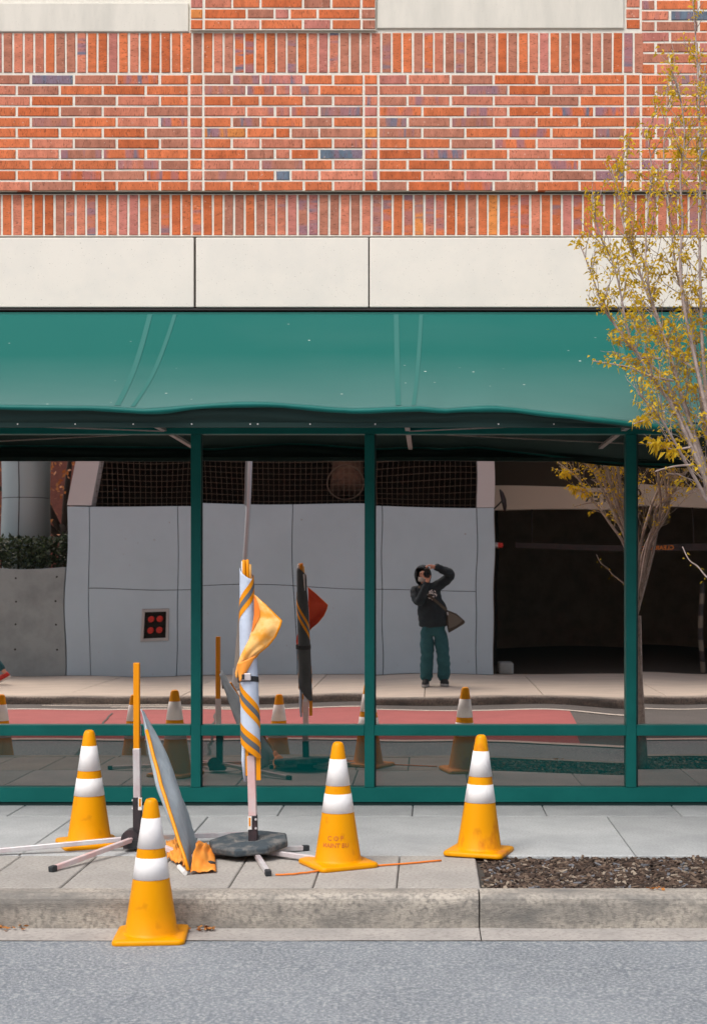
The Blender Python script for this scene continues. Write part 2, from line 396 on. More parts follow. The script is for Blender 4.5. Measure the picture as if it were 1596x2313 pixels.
# ------------------------------------------------------------------ ground, road, pavements
YK = -3.00                     # street face of the near kerb
YF = MG(965, 1572)[1]          # street face of the far kerb
XL, XR = -9.0, 9.0
def road_z(y):
    t = (y - YF) / ((YK - .27) - YF)
    return lerp(-.105, -.172, t) + .045 * math.sin(math.pi * max(0, min(1, t)))
g = struct(MB().add([(-160, -160, -.34), (160, -160, -.34), (160, 160, -.34), (-160, 160, -.34)], [(0, 1, 2, 3)]).build('ground', K['asphalt']))
def strip(x0, x1, ya, yb, lift, nx=1, ny=8, xe=None):
    def fn(u, v):
        y = lerp(ya, yb, v); xb = x1 if xe is None else lerp(x1, xe, v)
        return (lerp(x0, xb, u), y, road_z(y) + lift)
    return MB().grid(fn, nx, ny)
struct(strip(-60, 60, YF, YK - .268, 0, 6, 24).build('road', K['asphalt'], smooth=True))
y1, y2 = MG(965, 1604, -.10)[1], MG(965, 1674, -.13)[1]
struct(strip(-60, 60, YF, y2 - .05, .003, 6, 16).build('dark_lane', K['asphalt_dark'], smooth=True))  # far lane in a darker asphalt tone
struct(strip(-14, MG(1335, 1690, -.13)[0], y2 - .1, y1, .007, 1, 10, MG(1290, 1606, -.1)[0]).build('red_bus_lane', K['red_lane'], smooth=True))
struct(strip(-14, 14, y1, y1 - .11, .011, 1, 2).build('lane_line', K['road_white']))
struct(strip(-14, 14, y2 + .02, y2 - .12, .011, 1, 2).build('lane_line', K['road_white']))
mk = MB()
for i, (xa, xb, yy) in enumerate(((120, 400, 1589), (100, 385, 1592.5), (250, 560, 1596), (150, 300, 1586), (420, 640, 1599))):
    a = MG(xa, yy, -.1)
    b = MG(xb, yy + 1.5, -.1)
    mk.add([(a.x, a.y - .035, road_z(a.y) + .008), (b.x, b.y - .035, road_z(b.y) + .008), (b.x, b.y + .035, road_z(b.y) + .008), (a.x, a.y + .035, road_z(a.y) + .008)], [(0, 1, 2, 3)])
struct(mk.build('road_arrow_marking', K['road_white']))
ck = MB()
for xa in (-3.9, -2.6):
    pts = [(xa + .5 * t + .05 * noise.noise((t * 7, xa, 0)), lerp(-7.9, -3.5, t)) for t in [i / 24 for i in range(25)]]
    for (ax, ay), (bx, by) in zip(pts, pts[1:]):
        ck.add([(ax - .012, ay, road_z(ay) + .015), (ax + .012, ay, road_z(ay) + .015), (bx + .012, by, road_z(by) + .015), (bx - .012, by, road_z(by) + .015)], [(0, 1, 2, 3)])
struct(ck.build('road_crack', K['crack']))

pave = struct(MB().box((-30, YK + .02, -.33), (30, .4, -.02)).build('pavement', K['joint']))
mesh_cache = {}
def slab_mesh(w, l, key, b=.006, t=.05, jit=0):
    k = (round(w, 3), round(l, 3), key)
    if k not in mesh_cache:
        x, y = w / 2, l / 2
        vs = [(-x,-y,-t),(x,-y,-t),(x,y,-t),(-x,y,-t), (-x,-y,-b),(x,-y,-b),(x,y,-b),(-x,y,-b), (-x+b,-y+b,0),(x-b,-y+b,0),(x-b,y-b,0),(-x+b,y-b,0)]
        fs = [(0,3,2,1),(0,1,5,4),(1,2,6,5),(2,3,7,6),(3,0,4,7),(4,5,9,8),(5,6,10,9),(6,7,11,10),(7,4,8,11),(8,9,10,11)]
        mesh_cache[k] = MB().add(vs, fs).mesh('paving_slab'); mesh_cache[k].materials.append(K[key])
    return mesh_cache[k]
def slab_row(x0, pitch, n, ya, yb, key, parent, xmin=-99, xmax=99, gap=.006, z=0.0):
    for i in range(n):
        a, b = x0 + i * pitch, x0 + (i + 1) * pitch
        a, b = max(a, xmin), min(b, xmax)
        if b - a < .05: continue
        o = link('paving_slab', slab_mesh(b - a - gap, abs(yb - ya) - gap, key), None)
        o.location = ((a + b) / 2, (ya + yb) / 2, z - rnd.random() * .0015); o.rotation_euler = (R(rnd.uniform(-.08, .08)), R(rnd.uniform(-.06, .06)), 0)
        adopt(o, parent)
KX = 1.0376
yA, yB = Gp(965, 1843)[1], Gp(965, 1932)[1]
yKb = YK + .17
slab_row(-2.76 * KX - 2 * .92, .92, 9, yA, .06, 'concrete', pave)
slab_row(-2.31 * KX - 2 * .905, .905, 9, yB, yA, 'concrete', pave)
XM = Gp(1083, 1990)[0]
slab_row(XM - 16 * .4436, .4436, 16, yKb, yB, 'concrete_sand', pave)
slab_row(XM + 3.2, .4436, 6, yKb, yB, 'concrete_sand', pave)
# mulch bed
bed = struct(MB().grid(lambda u, v: (lerp(XM + .002, XM + 3.198, u), lerp(yKb, yB - .002, v), -.03 + .018 * noise.noise((u * 9, v * 4, 1)) - (.01 if v < .04 or v > .96 else 0)), 60, 20).build('mulch_bed', K['mulch_bed'], smooth=True))
chip_cols = [mat('mulch_chip_%d' % i, c, .95) for i, c in enumerate([(.035, .022, .016), (.075, .047, .033), (.14, .098, .07), (.27, .22, .17), (.13, .135, .15)])]
mb = MB(); mids = []
for i in range(7500):
    u, v = rnd.random(), rnd.random()
    if u > .62 and rnd.random() < .6: u *= .62
    x, y = lerp(XM + .03, XM + 3.17, u), lerp(yKb + .02, yB - .02, v)
    L, W, T = rnd.uniform(.008, .03), rnd.uniform(.004, .010), rnd.uniform(.002, .005)
    m = Matrix.Translation((x, y, -.024 + rnd.random() * .014)) @ Matrix.Rotation(rnd.random() * 6.28, 4, 'Z') @ Matrix.Rotation(rnd.gauss(0, .35), 4, 'X') @ Matrix.Rotation(rnd.gauss(0, .3), 4, 'Y')
    mb.box((-L, -W, -T), (L, W, T), m); mids += [rnd.choices(range(5), (36, 32, 18, 8, 6))[0]] * 6
me = mb.mesh('mulch_chips')
for c in chip_cols: me.materials.append(c)
me.polygons.foreach_set('material_index', mids)
tag(link('mulch_chips', me, None), 'brown shredded wood mulch filling the strip behind the kerb', 'mulch', kind='stuff')

def kerb_piece(x0, x1, yf, sgn, z0, key, name='kerb'):
    # sgn=+1: pavement lies towards +Y
    prof = [(0.012, z0 - .1), (0.012, z0), (.006, -.045), (.010, -.022), (.022, -.007), (.042, 0), (.166, 0), (.166, z0 - .1)]
    n = max(2, int((x1 - x0) / .12)); m = MB()
    for i in range(n + 1):
        x = lerp(x0, x1, i / n)
        for j, (a, z) in enumerate(prof):
            w = .0035 * noise.noise((x * 3.1, j * 1.7, sgn)) if 1 <= j <= 4 else 0
            m.v.append((x, yf + sgn * (a + w), z))
    k = len(prof)
    for i in range(n):
        for j in range(k - 1): m.f.append((i*k+j, (i+1)*k+j, (i+1)*k+j+1, i*k+j+1) if sgn > 0 else (i*k+j+1, (i+1)*k+j+1, (i+1)*k+j, i*k+j))
    m.f.append(tuple(range(k))); m.f.append(tuple(n*k + j for j in reversed(range(k))))
    return m.build(name, K[key], pave if sgn > 0 else far_pave)
XJ = Gp(1088, 2058)[0]
for a, b in ((-9.2, XJ - 3.06), (XJ - 3.05, XJ - .005), (XJ + .004, XJ + 3.05), (XJ + 3.06, 9.2)): kerb_piece(a, b, YK, 1, -.172, 'kerb')
for a, b in ((-9.2, XJ - .003), (XJ + .003, 9.2)):
    n = 60
    go = MB().grid(lambda u, v: (lerp(a, b, u), lerp(YK - .27, YK + .012, v), lerp(-.168, -.174, v) + .003 * noise.noise((lerp(a, b, u) * 2, v * 3, 5))), n, 4)
    struct(go.build('gutter', K['gutter'], smooth=True))

# far pavement
far_pave = struct(MB().box((-30, -40, -.33), (30, YF - .02, -.02)).build('far_pavement', K['joint']))
yW = MG(965, 1525)[1]
for (a, b) in ((-14, -3.0), (-2.992, 4.0), (4.008, 14)): kerb_piece(a, b, YF, -1, -.11, 'kerb')
slab_row(-13.0, 1.62, 16, yW + .002, YF - .172, 'far_walk', far_pave, gap=.009)
struct(MB().box((-60, -45, -.05), (60, yW, -.003)).build('far_ground', K['far_walk']))

# ------------------------------------------------------------------ brick building
bld = thing('brick_building', 'red brick and pale stone building with green storefront windows', 'building', (0, .3, 0))
YL, YR, YP = -.100, -.145, -.175          # lower soldier face, running bond face, centre pier face
def wallbox(x0, y0, x1, y1, Yf, back, name, key, parent=bld):
    a, b = Pp(x0, y1, Yf), Pp(x1, y0, Yf)
    return MB().box((a.x, Yf, a.z), (b.x, back, b.z)).build(name, K[key], parent)
core = MB().box((-12, .06, -.02), (12, 12.0, 6.4)).build('wall_core', K['green_dark'], bld)
upper = MB().box((-12, .0, 6.4), (12, 12.0, 17.0)).build('upper_wall', mat('upper_brickwork', (.40, .125, .07), .9, col2=(.33, .11, .07), scale=5), bld)
for zf in (7.4, 10.6, 13.8):
    for k in range(6):
        xw = -11 + k * 3.8; w_ = MB().box((xw, -.03, zf), (xw + 2.6, .0, zf + 1.9)).build('window', K['green'], bld); MB().box((xw + .1, -.04, zf + .1), (xw + 2.5, -.031, zf + 1.8)).build('pane', K['glass_lo'], w_)
REC = .005
wall = wallbox(-900, -40, 2300, 431, YR + REC, .05, 'wall', 'mortar')
wall_low = wallbox(-900, 437.6, 2300, 534, YL + REC, .05, 'wall_band', 'mortar')
pier = wallbox(429.5, -40, 848, 68, YP + REC, YR + REC, 'pier', 'mortar')
PAL = [((.56, .155, .062), 28), ((.40, .160, .105), 24), ((.53, .185, .115), 26), ((.50, .125, .045), 14), ((.60, .215, .06), 2), ((.48, .175, .14), 6)]
brick_cache = {}
def brick(cx, cy, w, h, Yf, parent, name='brick', vert=False, dpt=.055):
    L, S = (h, w) if vert else (w, h)
    k = (round(L * 500), round(S * 500))
    if k not in brick_cache:
        x, y, b = k[0] / 1000, k[1] / 1000, .0035
        vs = [(-x,dpt,-y),(x,dpt,-y),(x,dpt,y),(-x,dpt,y), (-x,b,-y),(x,b,-y),(x,b,y),(-x,b,y), (-x+b,0,-y+b),(x-b,0,-y+b),(x-b,0,y-b),(-x+b,0,y-b)]
        fs = [(3,2,1,0)[::-1],(0,1,5,4),(1,2,6,5),(2,3,7,6),(3,0,4,7),(4,5,9,8),(5,6,10,9),(6,7,11,10),(7,4,8,11),(8,9,10,11)]
        brick_cache[k] = MB().add(vs, fs).mesh('brick'); brick_cache[k].materials.append(K['brick'])
    o = bpy.data.objects.new(name, brick_cache[k]); C.objects.link(o)
    o.location = (cx + rnd.gauss(0, .0008), Yf + rnd.uniform(-.0012, .0012), cy + rnd.gauss(0, .0006))
    o.rotation_euler = (R(rnd.gauss(0, .15)), R(90 if vert else 0) + R(rnd.gauss(0, .22)), R(rnd.gauss(0, .2)))
    c = rnd.choices([p[0] for p in PAL], [p[1] for p in PAL])[0]
    q = rnd.random(); a = 0.0
    if q < .20: a = rnd.uniform(.35, .95)
    if q > .988: c = (.12, .16, .21); a = .6
    s = rnd.uniform(.9, 1.1)
    o.color = (c[0] * s, c[1] * s, c[2] * s, a)
    adopt(o, parent)
    return o
def brick_px(x0, y0, x1, y1, Yf, parent, name='brick', vert=False):
    a, b = Pp(x0, y1, Yf), Pp(x1, y0, Yf)
    return brick((a.x + b.x) / 2, (a.z + b.z) / 2, b.x - a.x, b.z - a.z, Yf, parent, name, vert)
J = 2.75     # half a joint, in grid units
# lower soldier course
x = -20.0
while x < 1630:
    brick_px(x + J - .4, 440, x + 23.85 - J + .4, 530.5, YL, wall_low, 'soldier_brick', True); x += 23.85
# upper soldier course
x = -17.0
while x < 1440:
    brick_px(x + J - .4, 74.5, x + 23.72 - J + .4, 163.5, YR, wall, 'soldier_brick', True); x += 23.72
# running bond
CH = 24.07
def course(y0, segs):
    for (xa, xb) in segs:
        brick_px(xa + J, y0 + 2.2, xb - J, y0 + CH - 2.2, YR, wall)
def run(xa, xb, ph, pitch=97.0):
    out = []; x = xa; nx = xa + ph
    while x < xb - 4:
        e = min(nx, xb)
        if xb - e < 18: e = xb
        out.append((x, e)); x = e; nx = e + pitch
    return out
for r in range(11):
    y0 = 167.5 + r * CH
    ev = r % 2 == 0
    segs = run(-34, 427, 104 if ev else 72)
    segs += [(427, 459)]
    if ev: segs += [(459, 523), (523, 588), (588, 686), (686, 752), (752, 821)]
    else: segs += [(459, 556), (556, 621), (621, 656), (656, 721), (721, 821)]
    segs += [(821, 854)]
    segs += run(854, 1411, 66 if ev else 99)
    segs += [(1411, 1446)]
    segs += run(1446, 1650, 66 if ev else 34)
    course(y0, segs)
for r in range(7):                                   # right pier above the panel
    y0 = 167.5 - (r + 1) * CH
    course(y0, run(1446, 1650, 66 if r % 2 else 34))
for r in range(3):
    y0 = 66 - (r + 1) * CH + .5
    brick_px(1411 + J, y0 + 2.2, 1446 - J, y0 + CH - 2.2, YR, wall)
for r in range(3):                                   # centre pier, proud of the wall
    y0 = 67 - (r + 1) * CH; ev = r % 2 == 0
    for xa, xb in ([(430, 460), (460, 524), (524, 588), (588, 684), (684, 748), (748, 816), (816, 848)] if ev else [(430, 460), (460, 557), (557, 620), (620, 654), (654, 717), (717, 814), (814, 848)]):
        brick_px(xa + J - (1.5 if xa == 430 else 0), y0 + 2.2, xb - J + (1.5 if xb == 848 else 0), y0 + CH - 2.2, YP, pier)
# the same brickwork beyond the picture's edges, joined by colour
outer = [MB() for _ in PAL]
def ob(x0, y0, x1, y1, Yf):
    a, b = Pp(x0, y1, Yf), Pp(x1, y0, Yf); rnd.choices(outer, [p[1] for p in PAL])[0].box((a.x, Yf, a.z), (b.x, Yf + .05, b.z))
for (xa, xb) in ((-895, -36), (1652, 2290)):
    x = xa
    while x < xb - 24:
        ob(x + J, 440, x + 23.85 - J, 530.5, YL); ob(x + J, 74.5, x + 23.85 - J, 163.5, YR); x += 23.85
    for r in range(11):
        y0 = 167.5 + r * CH; x = xa - (48 if r % 2 else 0)
        while x < xb - 97: ob(max(x, xa) + J, y0 + 2.2, x + 97 - J, y0 + CH - 2.2, YR); x += 97
for m_, (c_, w_) in zip(outer, PAL):
    o_ = m_.build('outer_bricks', K['brick'], wall); o_.color = (*c_, .15); o_['kind'] = 'stuff'
wallbox(-900, 431.6, 2300, 437.5, YL - .002, .04, 'painted_shadow_line', 'sealant_and_shade')  # dark strip painting in the shadow under the brick ledge
# stone blocks
def stone(x0, y0, x1, y1, Yf, key='stone', name='stone_block'):
    a, b = Pp(x0, y1, Yf), Pp(x1, y0, Yf)
    return bevel(MB().box((a.x, Yf, a.z), (b.x, .049, b.z)).build(name, K[key], bld), .006, 2)
stone(-420, 6, 426, 71.5, -.155, 'stone2'); stone(851, -40, 1408, 64, -.155, 'stone2')
for xa, xb in ((-420, 437.5), (442.5, 831.5), (834.5, 1640), (1643, 2300)): stone(xa, 536.5, xb, 694, -.13)
MB().box((Pp(-900, 0, -.1).x, -.10, Pp(0, 694, -.1).z), (Pp(2300, 0, -.1).x, -.05, Pp(0, 536, -.1).z)).build('joint_sealant', K['sealant_and_shade'], bld)
win = MB().box((Pp(-420, 0, -.06).x, -.06, Pp(0, 8, -.06).z), (Pp(426, 0, -.06).x, .0, Pp(0, -40, -.06).z)).build('upper_window', K['glass_up'], bld)
for xa in (140, 20, 300): wallbox(xa, -40, xa + 26, 5.5, -.09, -.061, 'window_frame', 'green', win)
# dark flashing under the stone
wallbox(-900, 696, 2300, 700.5, -.12, .05, 'flashing', 'flash')
wallbox(-900, 701, 2300, 961, -.02, .058, 'header_panel', 'green_dark')
# storefront
YFR = -.055
def fr(x0, y0, x1, y1, name, parent, key='green', Yf=YFR):
    a, b = Pp(x0, y1, Yf), Pp(x1, y0, Yf)
    return bevel(MB().box((a.x, Yf, a.z), (b.x, .055, b.z)).build(name, K[key], parent), .003, 1)
front = fr(-900, 962, 2300, 980, 'storefront_frame', bld)
fr(-900, 1779, 2300, 1812, 'sill', front)
MB().box((-12, -.035, -.02), (12, .056, Pp(0, 1813, -.035).z)).build('base_strip', K['green_dark'], front)
mull = ((431, 453), (823, 845), (1413, 1436))
MU = [(-880, -858), (-270, -248)] + list(mull) + [(1960, 1982)]
for a, b in MU: fr(a, 980.4, b, 1778.6, 'mullion', front, Yf=YFR - .002)
for (a, b), (c, d) in zip(MU, MU[1:]):
    fr(b + .4, 1638, c - .4, 1662, 'transom_bar', front)
    MB().box((Pp(b, 0, -.012).x, -.012, Pp(0, 1779, 0).z), (Pp(b, 0, -.012).x + .012, .0, Pp(0, 980, 0).z)).build('glazing_bead', K['green_dark'], front)
pr = random.Random(21)
def pane(x0, y0, x1, y1, key, tx=0, tz=0, amp=1.0, seed=0, edge=(0, 0), bulge=None):
    a, b = Pp(x0, y1, 0), Pp(x1, y0, 0)
    W, Hh = b.x - a.x, b.z - a.z
    ws = []
    q = random.Random(seed)
    for i in range(7):
        lam = q.uniform(.45, 1.5); th = q.random() * 6.28
        ws.append((6.283 / lam * math.cos(th), 6.283 / lam * math.sin(th), q.random() * 6.28, lam * .00010 * amp))
    nu, nv = max(8, int(W / .03)), max(8, int(Hh / .03))
    def fn(u, v):
        x, z = a.x + W * u, a.z + Hh * v
        y = sum(A * math.sin(kx * x + kz * z + p) for kx, kz, p, A in ws)
        y += tx * (u - .5) * W + tz * (v - .5) * Hh
        y += edge[0] * math.exp(-u * W / .18) + edge[1] * math.exp(-(1 - u) * W / .18)
        if bulge:                                   # local dish in the pane, bends the road lines
            k = max(0, min(1, (u - bulge[0]) / (1 - bulge[0]))); k = k * k * (3 - 2 * k)
            y += bulge[1] * bulge[2] * math.tanh(v * Hh / bulge[2]) * k
        return (x, y, z)
    return MB().grid(fn, nu, nv).build('window_pane', K[key], bld, smooth=True)
for i, ((a, b), (c, d)) in enumerate(zip(MU, MU[1:])):
    tz = (.0, .0006, -.0006, .0004, -.0003)[i]
    pane(b - 3, 979, c + 3, 1640, 'glass_up', tx=(0, .0005, -.0004, .0003, 0)[i], tz=tz, amp=(.8, .6, .95, .95, .9)[i], seed=39 + i, edge=(pr.uniform(-.0002, .0003), pr.uniform(-.0002, .0003)), bulge=(.62, .0065, .16) if i == 3 else None)
    pane(b - 3, 1660, c + 3, 1781, 'glass_lo', tz=tz + (0, .0008, .001, .0015, .0005)[i], amp=(.7, .7, .8, 1.2, .8)[i], seed=59 + i, bulge=(.3, .010, .5) if i == 3 else None)

# ------------------------------------------------------------------ awning
aw = thing('awning', 'long sloping green fabric awning with sagging front edge above storefront', 'awning', (0, -.2, 3.4))
EDGE = [(-600, 912), (0, 914), (250, 918), (320, 924), (430, 915), (530, 908), (600, 908), (800, 923), (950, 918), (1005, 923), (1110, 915), (1300, 938), (1430, 952), (1550, 966), (1800, 972), (2300, 965)]
YA0, YA1 = -.14, -1.50
zt = Pp(0, 706, YA0).z
RAF = [-5.2, -3.6, -1.93, -.2, 1.33, 3.0, 4.7]
def aw_pt(x, t):
    px_ = CX + x * F / (D + YA1)
    zf = H - (interp(EDGE, px_) - CY) * (D + YA1) / F
    s = min((abs(x - r) for r in RAF)); sag = min(1, s / .7)
    z = lerp(zt, zf, t + .09 * math.sin(math.pi * t)) - .018 * sag * math.sin(math.pi * t)
    z += .004 * noise.noise((x * 2.2, t * 3, 0)) * math.sin(math.pi * t) + .003 * noise.noise((x * 6, t * 2, 4)) * t
    return Vector((x, lerp(YA0, YA1, t) - .012 * noise.noise((x * 1.7, 0, 9)) * t, z))
fab = solid(MB().grid(lambda u, v: aw_pt(lerp(-5.4, 4.9, u), v), 200, 26).build('fabric', K['awning'], aw, smooth=True), .003)
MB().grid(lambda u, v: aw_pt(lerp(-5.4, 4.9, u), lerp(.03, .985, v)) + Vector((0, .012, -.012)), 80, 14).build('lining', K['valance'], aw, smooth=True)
def hem(u, v):
    x = lerp(-5.4, 4.9, u); p = aw_pt(x, 1); a = v * R(165); r = .017 + .006 * noise.noise((x * 4, 3, 3))
    return (x, p.y - r * math.sin(a), p.z - r + r * math.cos(a))
MB().grid(hem, 200, 7).build('hem', K['green'], aw, smooth=True)
zv = Pp(0, 957, YA1 + .03).z
def val(u, v):
    x = lerp(-5.4, 4.9, u); p = aw_pt(x, 1)
    zz = min(zv, p.z - .035)
    return (x, lerp(YA1 + .012, YA1 + .07, v) + .006 * math.sin(v * 9 + noise.noise((x, 0, 0)) * 4), lerp(p.z - .02, zz, v))
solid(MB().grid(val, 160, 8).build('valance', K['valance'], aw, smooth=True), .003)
MB().bar((-5.4, YA1 + .075, zv - .004), (4.9, YA1 + .075, zv - .004), .03, .03).build('front_bar', K['valance'], aw)
MB().bar((-5.4, YA0, zt - .03), (4.9, YA0, zt - .03), .04, .04).build('wall_bar', K['green_dark'], aw)
zs = Pp(0, 979, 0).z - .0
for r in RAF[1:-1]:
    MB().bar((r + .06, -.06, zs + .02), (r + .06, YA1 + .10, zs + .005), .035, .02).build('strut', K['steel_grey'], aw)
    for t0, t1, dx, w in ((.02, .985, -.0, .034), (.02, .985, .135, .026)):
        sm = MB().grid(lambda u, v: aw_pt(r + dx + (u - .5) * w + (v - .5) * .04 * (1 if dx == 0 else -1), lerp(t0, t1, v)) + Vector((0, -.0022, .0035)), 2, 26)
        sm.build('seam', K['awning_seam'], fab, smooth=True)
MB().bar((-1.87, -.06, zs + .01), (-4.6, -1.30, zs + .0), .012, .008).build('brace', K['steel_grey'], aw)
MB().bar((-.13, -.06, zs + .01), (2.45, -1.36, zs + .0), .012, .008).build('brace', K['steel_grey'], aw)
for xq in (40, 170, 301, 433, 565, 582, 700, 847, 1125, 1250):
    p = Pp(xq, 961, YA1 + .055)
    MB().lathe([(.004, -.003), (.005, 0), (.003, .003)], 8).build('screw', K['white_bit'], aw, world_coords=False)
    s = bpy.data.objects[C.objects[-1].name]; s.matrix_parent_inverse = wmat(aw).inverted(); s.rotation_euler = (R(90), 0, 0); s.location = (p.x, YA1 + .058, zv - .0)

# ------------------------------------------------------------------ traffic cones
HC = .70
def cone_r(z): return lerp(.132, .031, (z - .03) / (HC - .03))
def make_cone(key_o='orange', key_b='band'):
    t = bpy.data.objects.new('traffic_cone', None); C.objects.link(t); t.empty_display_size = .1
    b = MB()
    prof = [(.145, .028), (.138, .034)] + [(cone_r(z), z) for z in (.045, .15, .3, .45, .6, .675)] + [(.030, .687), (.026, .695), (.018, .70), (.0165, .690)]
    b.lathe(prof, 44, True, False).build('body', K[key_o], t, True, False)
    for z0, z1 in ((HC * (1 - .348), HC * (1 - .136)), (HC * (1 - .565), HC * (1 - .415))):
        MB().lathe([(cone_r(z0) + .0004, z0 - .0005), (cone_r(z0) + .0018, z0), (cone_r(z1) + .0018, z1), (cone_r(z1) + .0004, z1 + .0005)], 44, False, False).build('reflective_band', K[key_b], t, True, False)
    # square rubber foot with rounded corners, softly warped
    s, rc, m = .178, .035, MB(); out = []
    for q, (sx, sy) in enumerate(((1, 1), (-1, 1), (-1, -1), (1, -1))):
        for j in range(6):
            a = R(90 * q + 90 * j / 5)
            out.append((sx * (s - rc) + rc * math.cos(a), sy * (s - rc) + rc * math.sin(a)))
    n = len(out)
    for k, (sc, z) in enumerate(((.985, 0.001), (1.0, .006), (1.0, .018), (.975, .026), (.90, .030), (.72, .032))):
        for (x, y) in out: m.v.append((x * sc, y * sc, z + (0 if k < 1 else .006 * noise.noise((x * 6, y * 6, 2)))))
    for k in range(5):
        for j in range(n): m.f.append((k*n+j, k*n+(j+1) % n, (k+1)*n+(j+1) % n, (k+1)*n+j))
    m.f.append(tuple(reversed(range(n)))); m.f.append(tuple(5*n + j for j in range(n)))
    m.build('base', K[key_o], t, True, False)
    return t
def copy_thing(src):
    r = src.copy(); C.objects.link(r)
    for ch in src.children:
        c = ch.copy(); C.objects.link(c); c.parent = r
    return r
proto = make_cone()
GRP = 'orange traffic cones along the pavement'
zg = -.171
cA, cB, cC, cD = Gp(202, 1908), None, Gp(763, 1954), Gp(1081, 1927)
specs = [(cA, 24, 'orange traffic cone on the pavement left of the orange post, near the storefront'),
         (Vector((-1.385, YK - .205, zg)), 5, 'orange traffic cone standing in the gutter against the kerb, nearest the camera'),
         (Vector((-3.95, YK - .22, zg)), 10, 'orange traffic cone seen only reflected, at the far left window edge'),
         (Vector((-2.72, YK - .22, zg)), 30, 'orange traffic cone seen only reflected, beside the orange post')]
for i, (p, rz, lab) in enumerate(specs):
    o = proto if i == 0 else copy_thing(proto)
    o.location = p; o.rotation_euler = (0, 0, R(rz)); tag(o, lab, 'traffic cone', GRP)
coneC = copy_thing(proto); coneC.location = cC; coneC.rotation_euler = (0, 0, R(28))
tag(coneC, 'orange traffic cone with faded stencilled letters beside the rubber sign base', 'traffic cone', GRP)
coneD = make_cone('orange_dirty', 'band_dirty'); coneD.location = cD; coneD.rotation_euler = (R(-1.2), R(.8), R(-16))
tag(coneD, 'scuffed orange traffic cone at the corner of the mulch strip', 'traffic cone', GRP)
for txt, z0, size in (('C O P', .158, .036), ('MAINT BU', .120, .034)):
    v, f = text_verts(txt, size, .0007)
    w = max(p.x for p in v) ; m = MB(); vs = []
    for p in v:
        z = z0 + p.y; r_ = cone_r(z) + .0012; a = R(-90 - 28 - 4) + (p.x - w / 2) / r_
        vs.append((r_ * math.cos(a), r_ * math.sin(a), z))
    m.add(vs, f).build('stencil_text', K['stencil'], coneC, False, False)

# orange cord between the cones
cp = [Gp(622, 1979), Gp(660, 1977), Gp(690, 1974), Gp(770, 1963), Gp(868, 1957), Gp(940, 1951), Gp(1010, 1945)]
path = []
for a, b in zip(cp, cp[1:]):
    for k in range(5): path.append(a.lerp(b, k / 5) + Vector((0, .004 * math.sin(k + a.x * 20), .007)))
tag(MB().tube(path, .0055, 6).build('cord', K['cord'], smooth=True), 'thin orange cord lying on the pavement under two cones', 'cord')

# ------------------------------------------------------------------ sign stands
def box_tube(m, p, q, w): return m.bar(p, q, w, w)
def stand_leg(parent, hub, end, key='alu', z0=.075, cap=True):
    p = Vector((hub.x, hub.y, z0)); q = Vector((end.x, end.y, .016)); t = (q - p).normalized()
    l = bevel(MB().bar(p + t * .05, q - t * .03, .028, .028).build('leg', K[key], parent), .003, 1)
    if cap: bevel(MB().bar(q - t * .035, q + t * .008, .033, .033).build('foot_cap', K['black_cap'], l), .004, 1)
    return l
hub1 = Vector((Pp(309, 1500, -1.76).x, -1.76, 0))
st1 = thing('sign_stand', 'orange and aluminium folding sign stand with collapsed grey sign, left of the pavement', 'sign stand', hub1, group='folding sign stands')
Y1 = hub1.y
def post(parent, x0, x1, ya, yb, Y, w, name, key):
    a, b = Pp(x0, ya, Y), Pp(x1, yb, Y); return bevel(MB().bar(a, b, w, w, up=(0, 1, 0)).build(name, K[key], parent), .003, 1)
post(st1, 309, 309.5, 1497, 1693, Y1, .036, 'upper_post', 'fiber')
post(st1, 309.5, 311, 1690, 1816, Y1, .042, 'middle_post', 'alu')
lp = post(st1, 311, 312, 1800, 1908, Y1, .050, 'lower_post', 'black_steel')
a = Pp(316.5, 1830, Y1 - .0275); MB().box((a.x - .011, Y1 - .0275, a.z), (a.x + .011, Y1 - .0252, a.z + .075)).build('label_plate', K['label_white'], lp)
MB().box((a.x - .006, Y1 - .0295, a.z + .022), (a.x + .006, Y1 - .0277, a.z + .068)).build('label_mark', K['fiber'], lp)
for yq in (1808, 1826):
    b = Pp(303, yq, Y1); MB().tube([(b.x - .012, Y1, b.z), (b.x + .01, Y1, b.z)], .006, 8).build('bolt', K['alu'], lp)
hb = MB().tube([(hub1.x - .03, Y1 - .05, .075), (hub1.x - .03, Y1 + .05, .075)], .055, 16)
hb.box((hub1.x - .07, Y1 - .06, .02), (hub1.x + .06, Y1 + .06, .07)).build('hub', K['black_steel'], st1)
stand_leg(st1, hub1, Gp(-70, 1934)); stand_leg(st1, hub1, Gp(116, 1970), 'pink_alu'); stand_leg(st1, hub1, Gp(572, 1889)); stand_leg(st1, hub1, Gp(480, 1960), 'pink_alu')
# collapsed roll-up sign leaning from the post
A = Pp(318, 1602, Y1 - .02); B = Gp(427, 1972, .01); Cc = Gp(446, 1894, .015)
def sheet(u, v):     # v: top to ground, u: near edge to far edge
    lo_ = B.lerp(Cc, u); hi_ = A + Vector((.0, .12 * u, -.03 * u)); p = hi_.lerp(lo_, v)
    nrm = (B - A).cross(Cc - A).normalized()
    if nrm.x < 0: nrm = -nrm
    d = .05 * math.sin(math.pi * v) * math.sin(math.pi * u) - .02 * math.sin(u * 9 + v * 3) * v * (1 - v) * 1.4 + .008 * noise.noise((u * 5, v * 7, 3))
    return p + nrm * d
cl = solid(MB().grid(sheet, 20, 36).build('sign_cloth', K['cloth_grey'], st1, smooth=True), .003)
def sheet2(u, v):    # second fold, on the far side of the rib
    p = sheet(0, v); return p + Vector((-.035 * u * math.sin(math.pi * min(1, v * 1.1 + .02)) - .006 * u, .05 * u, .01 * math.sin(v * 8) * u))
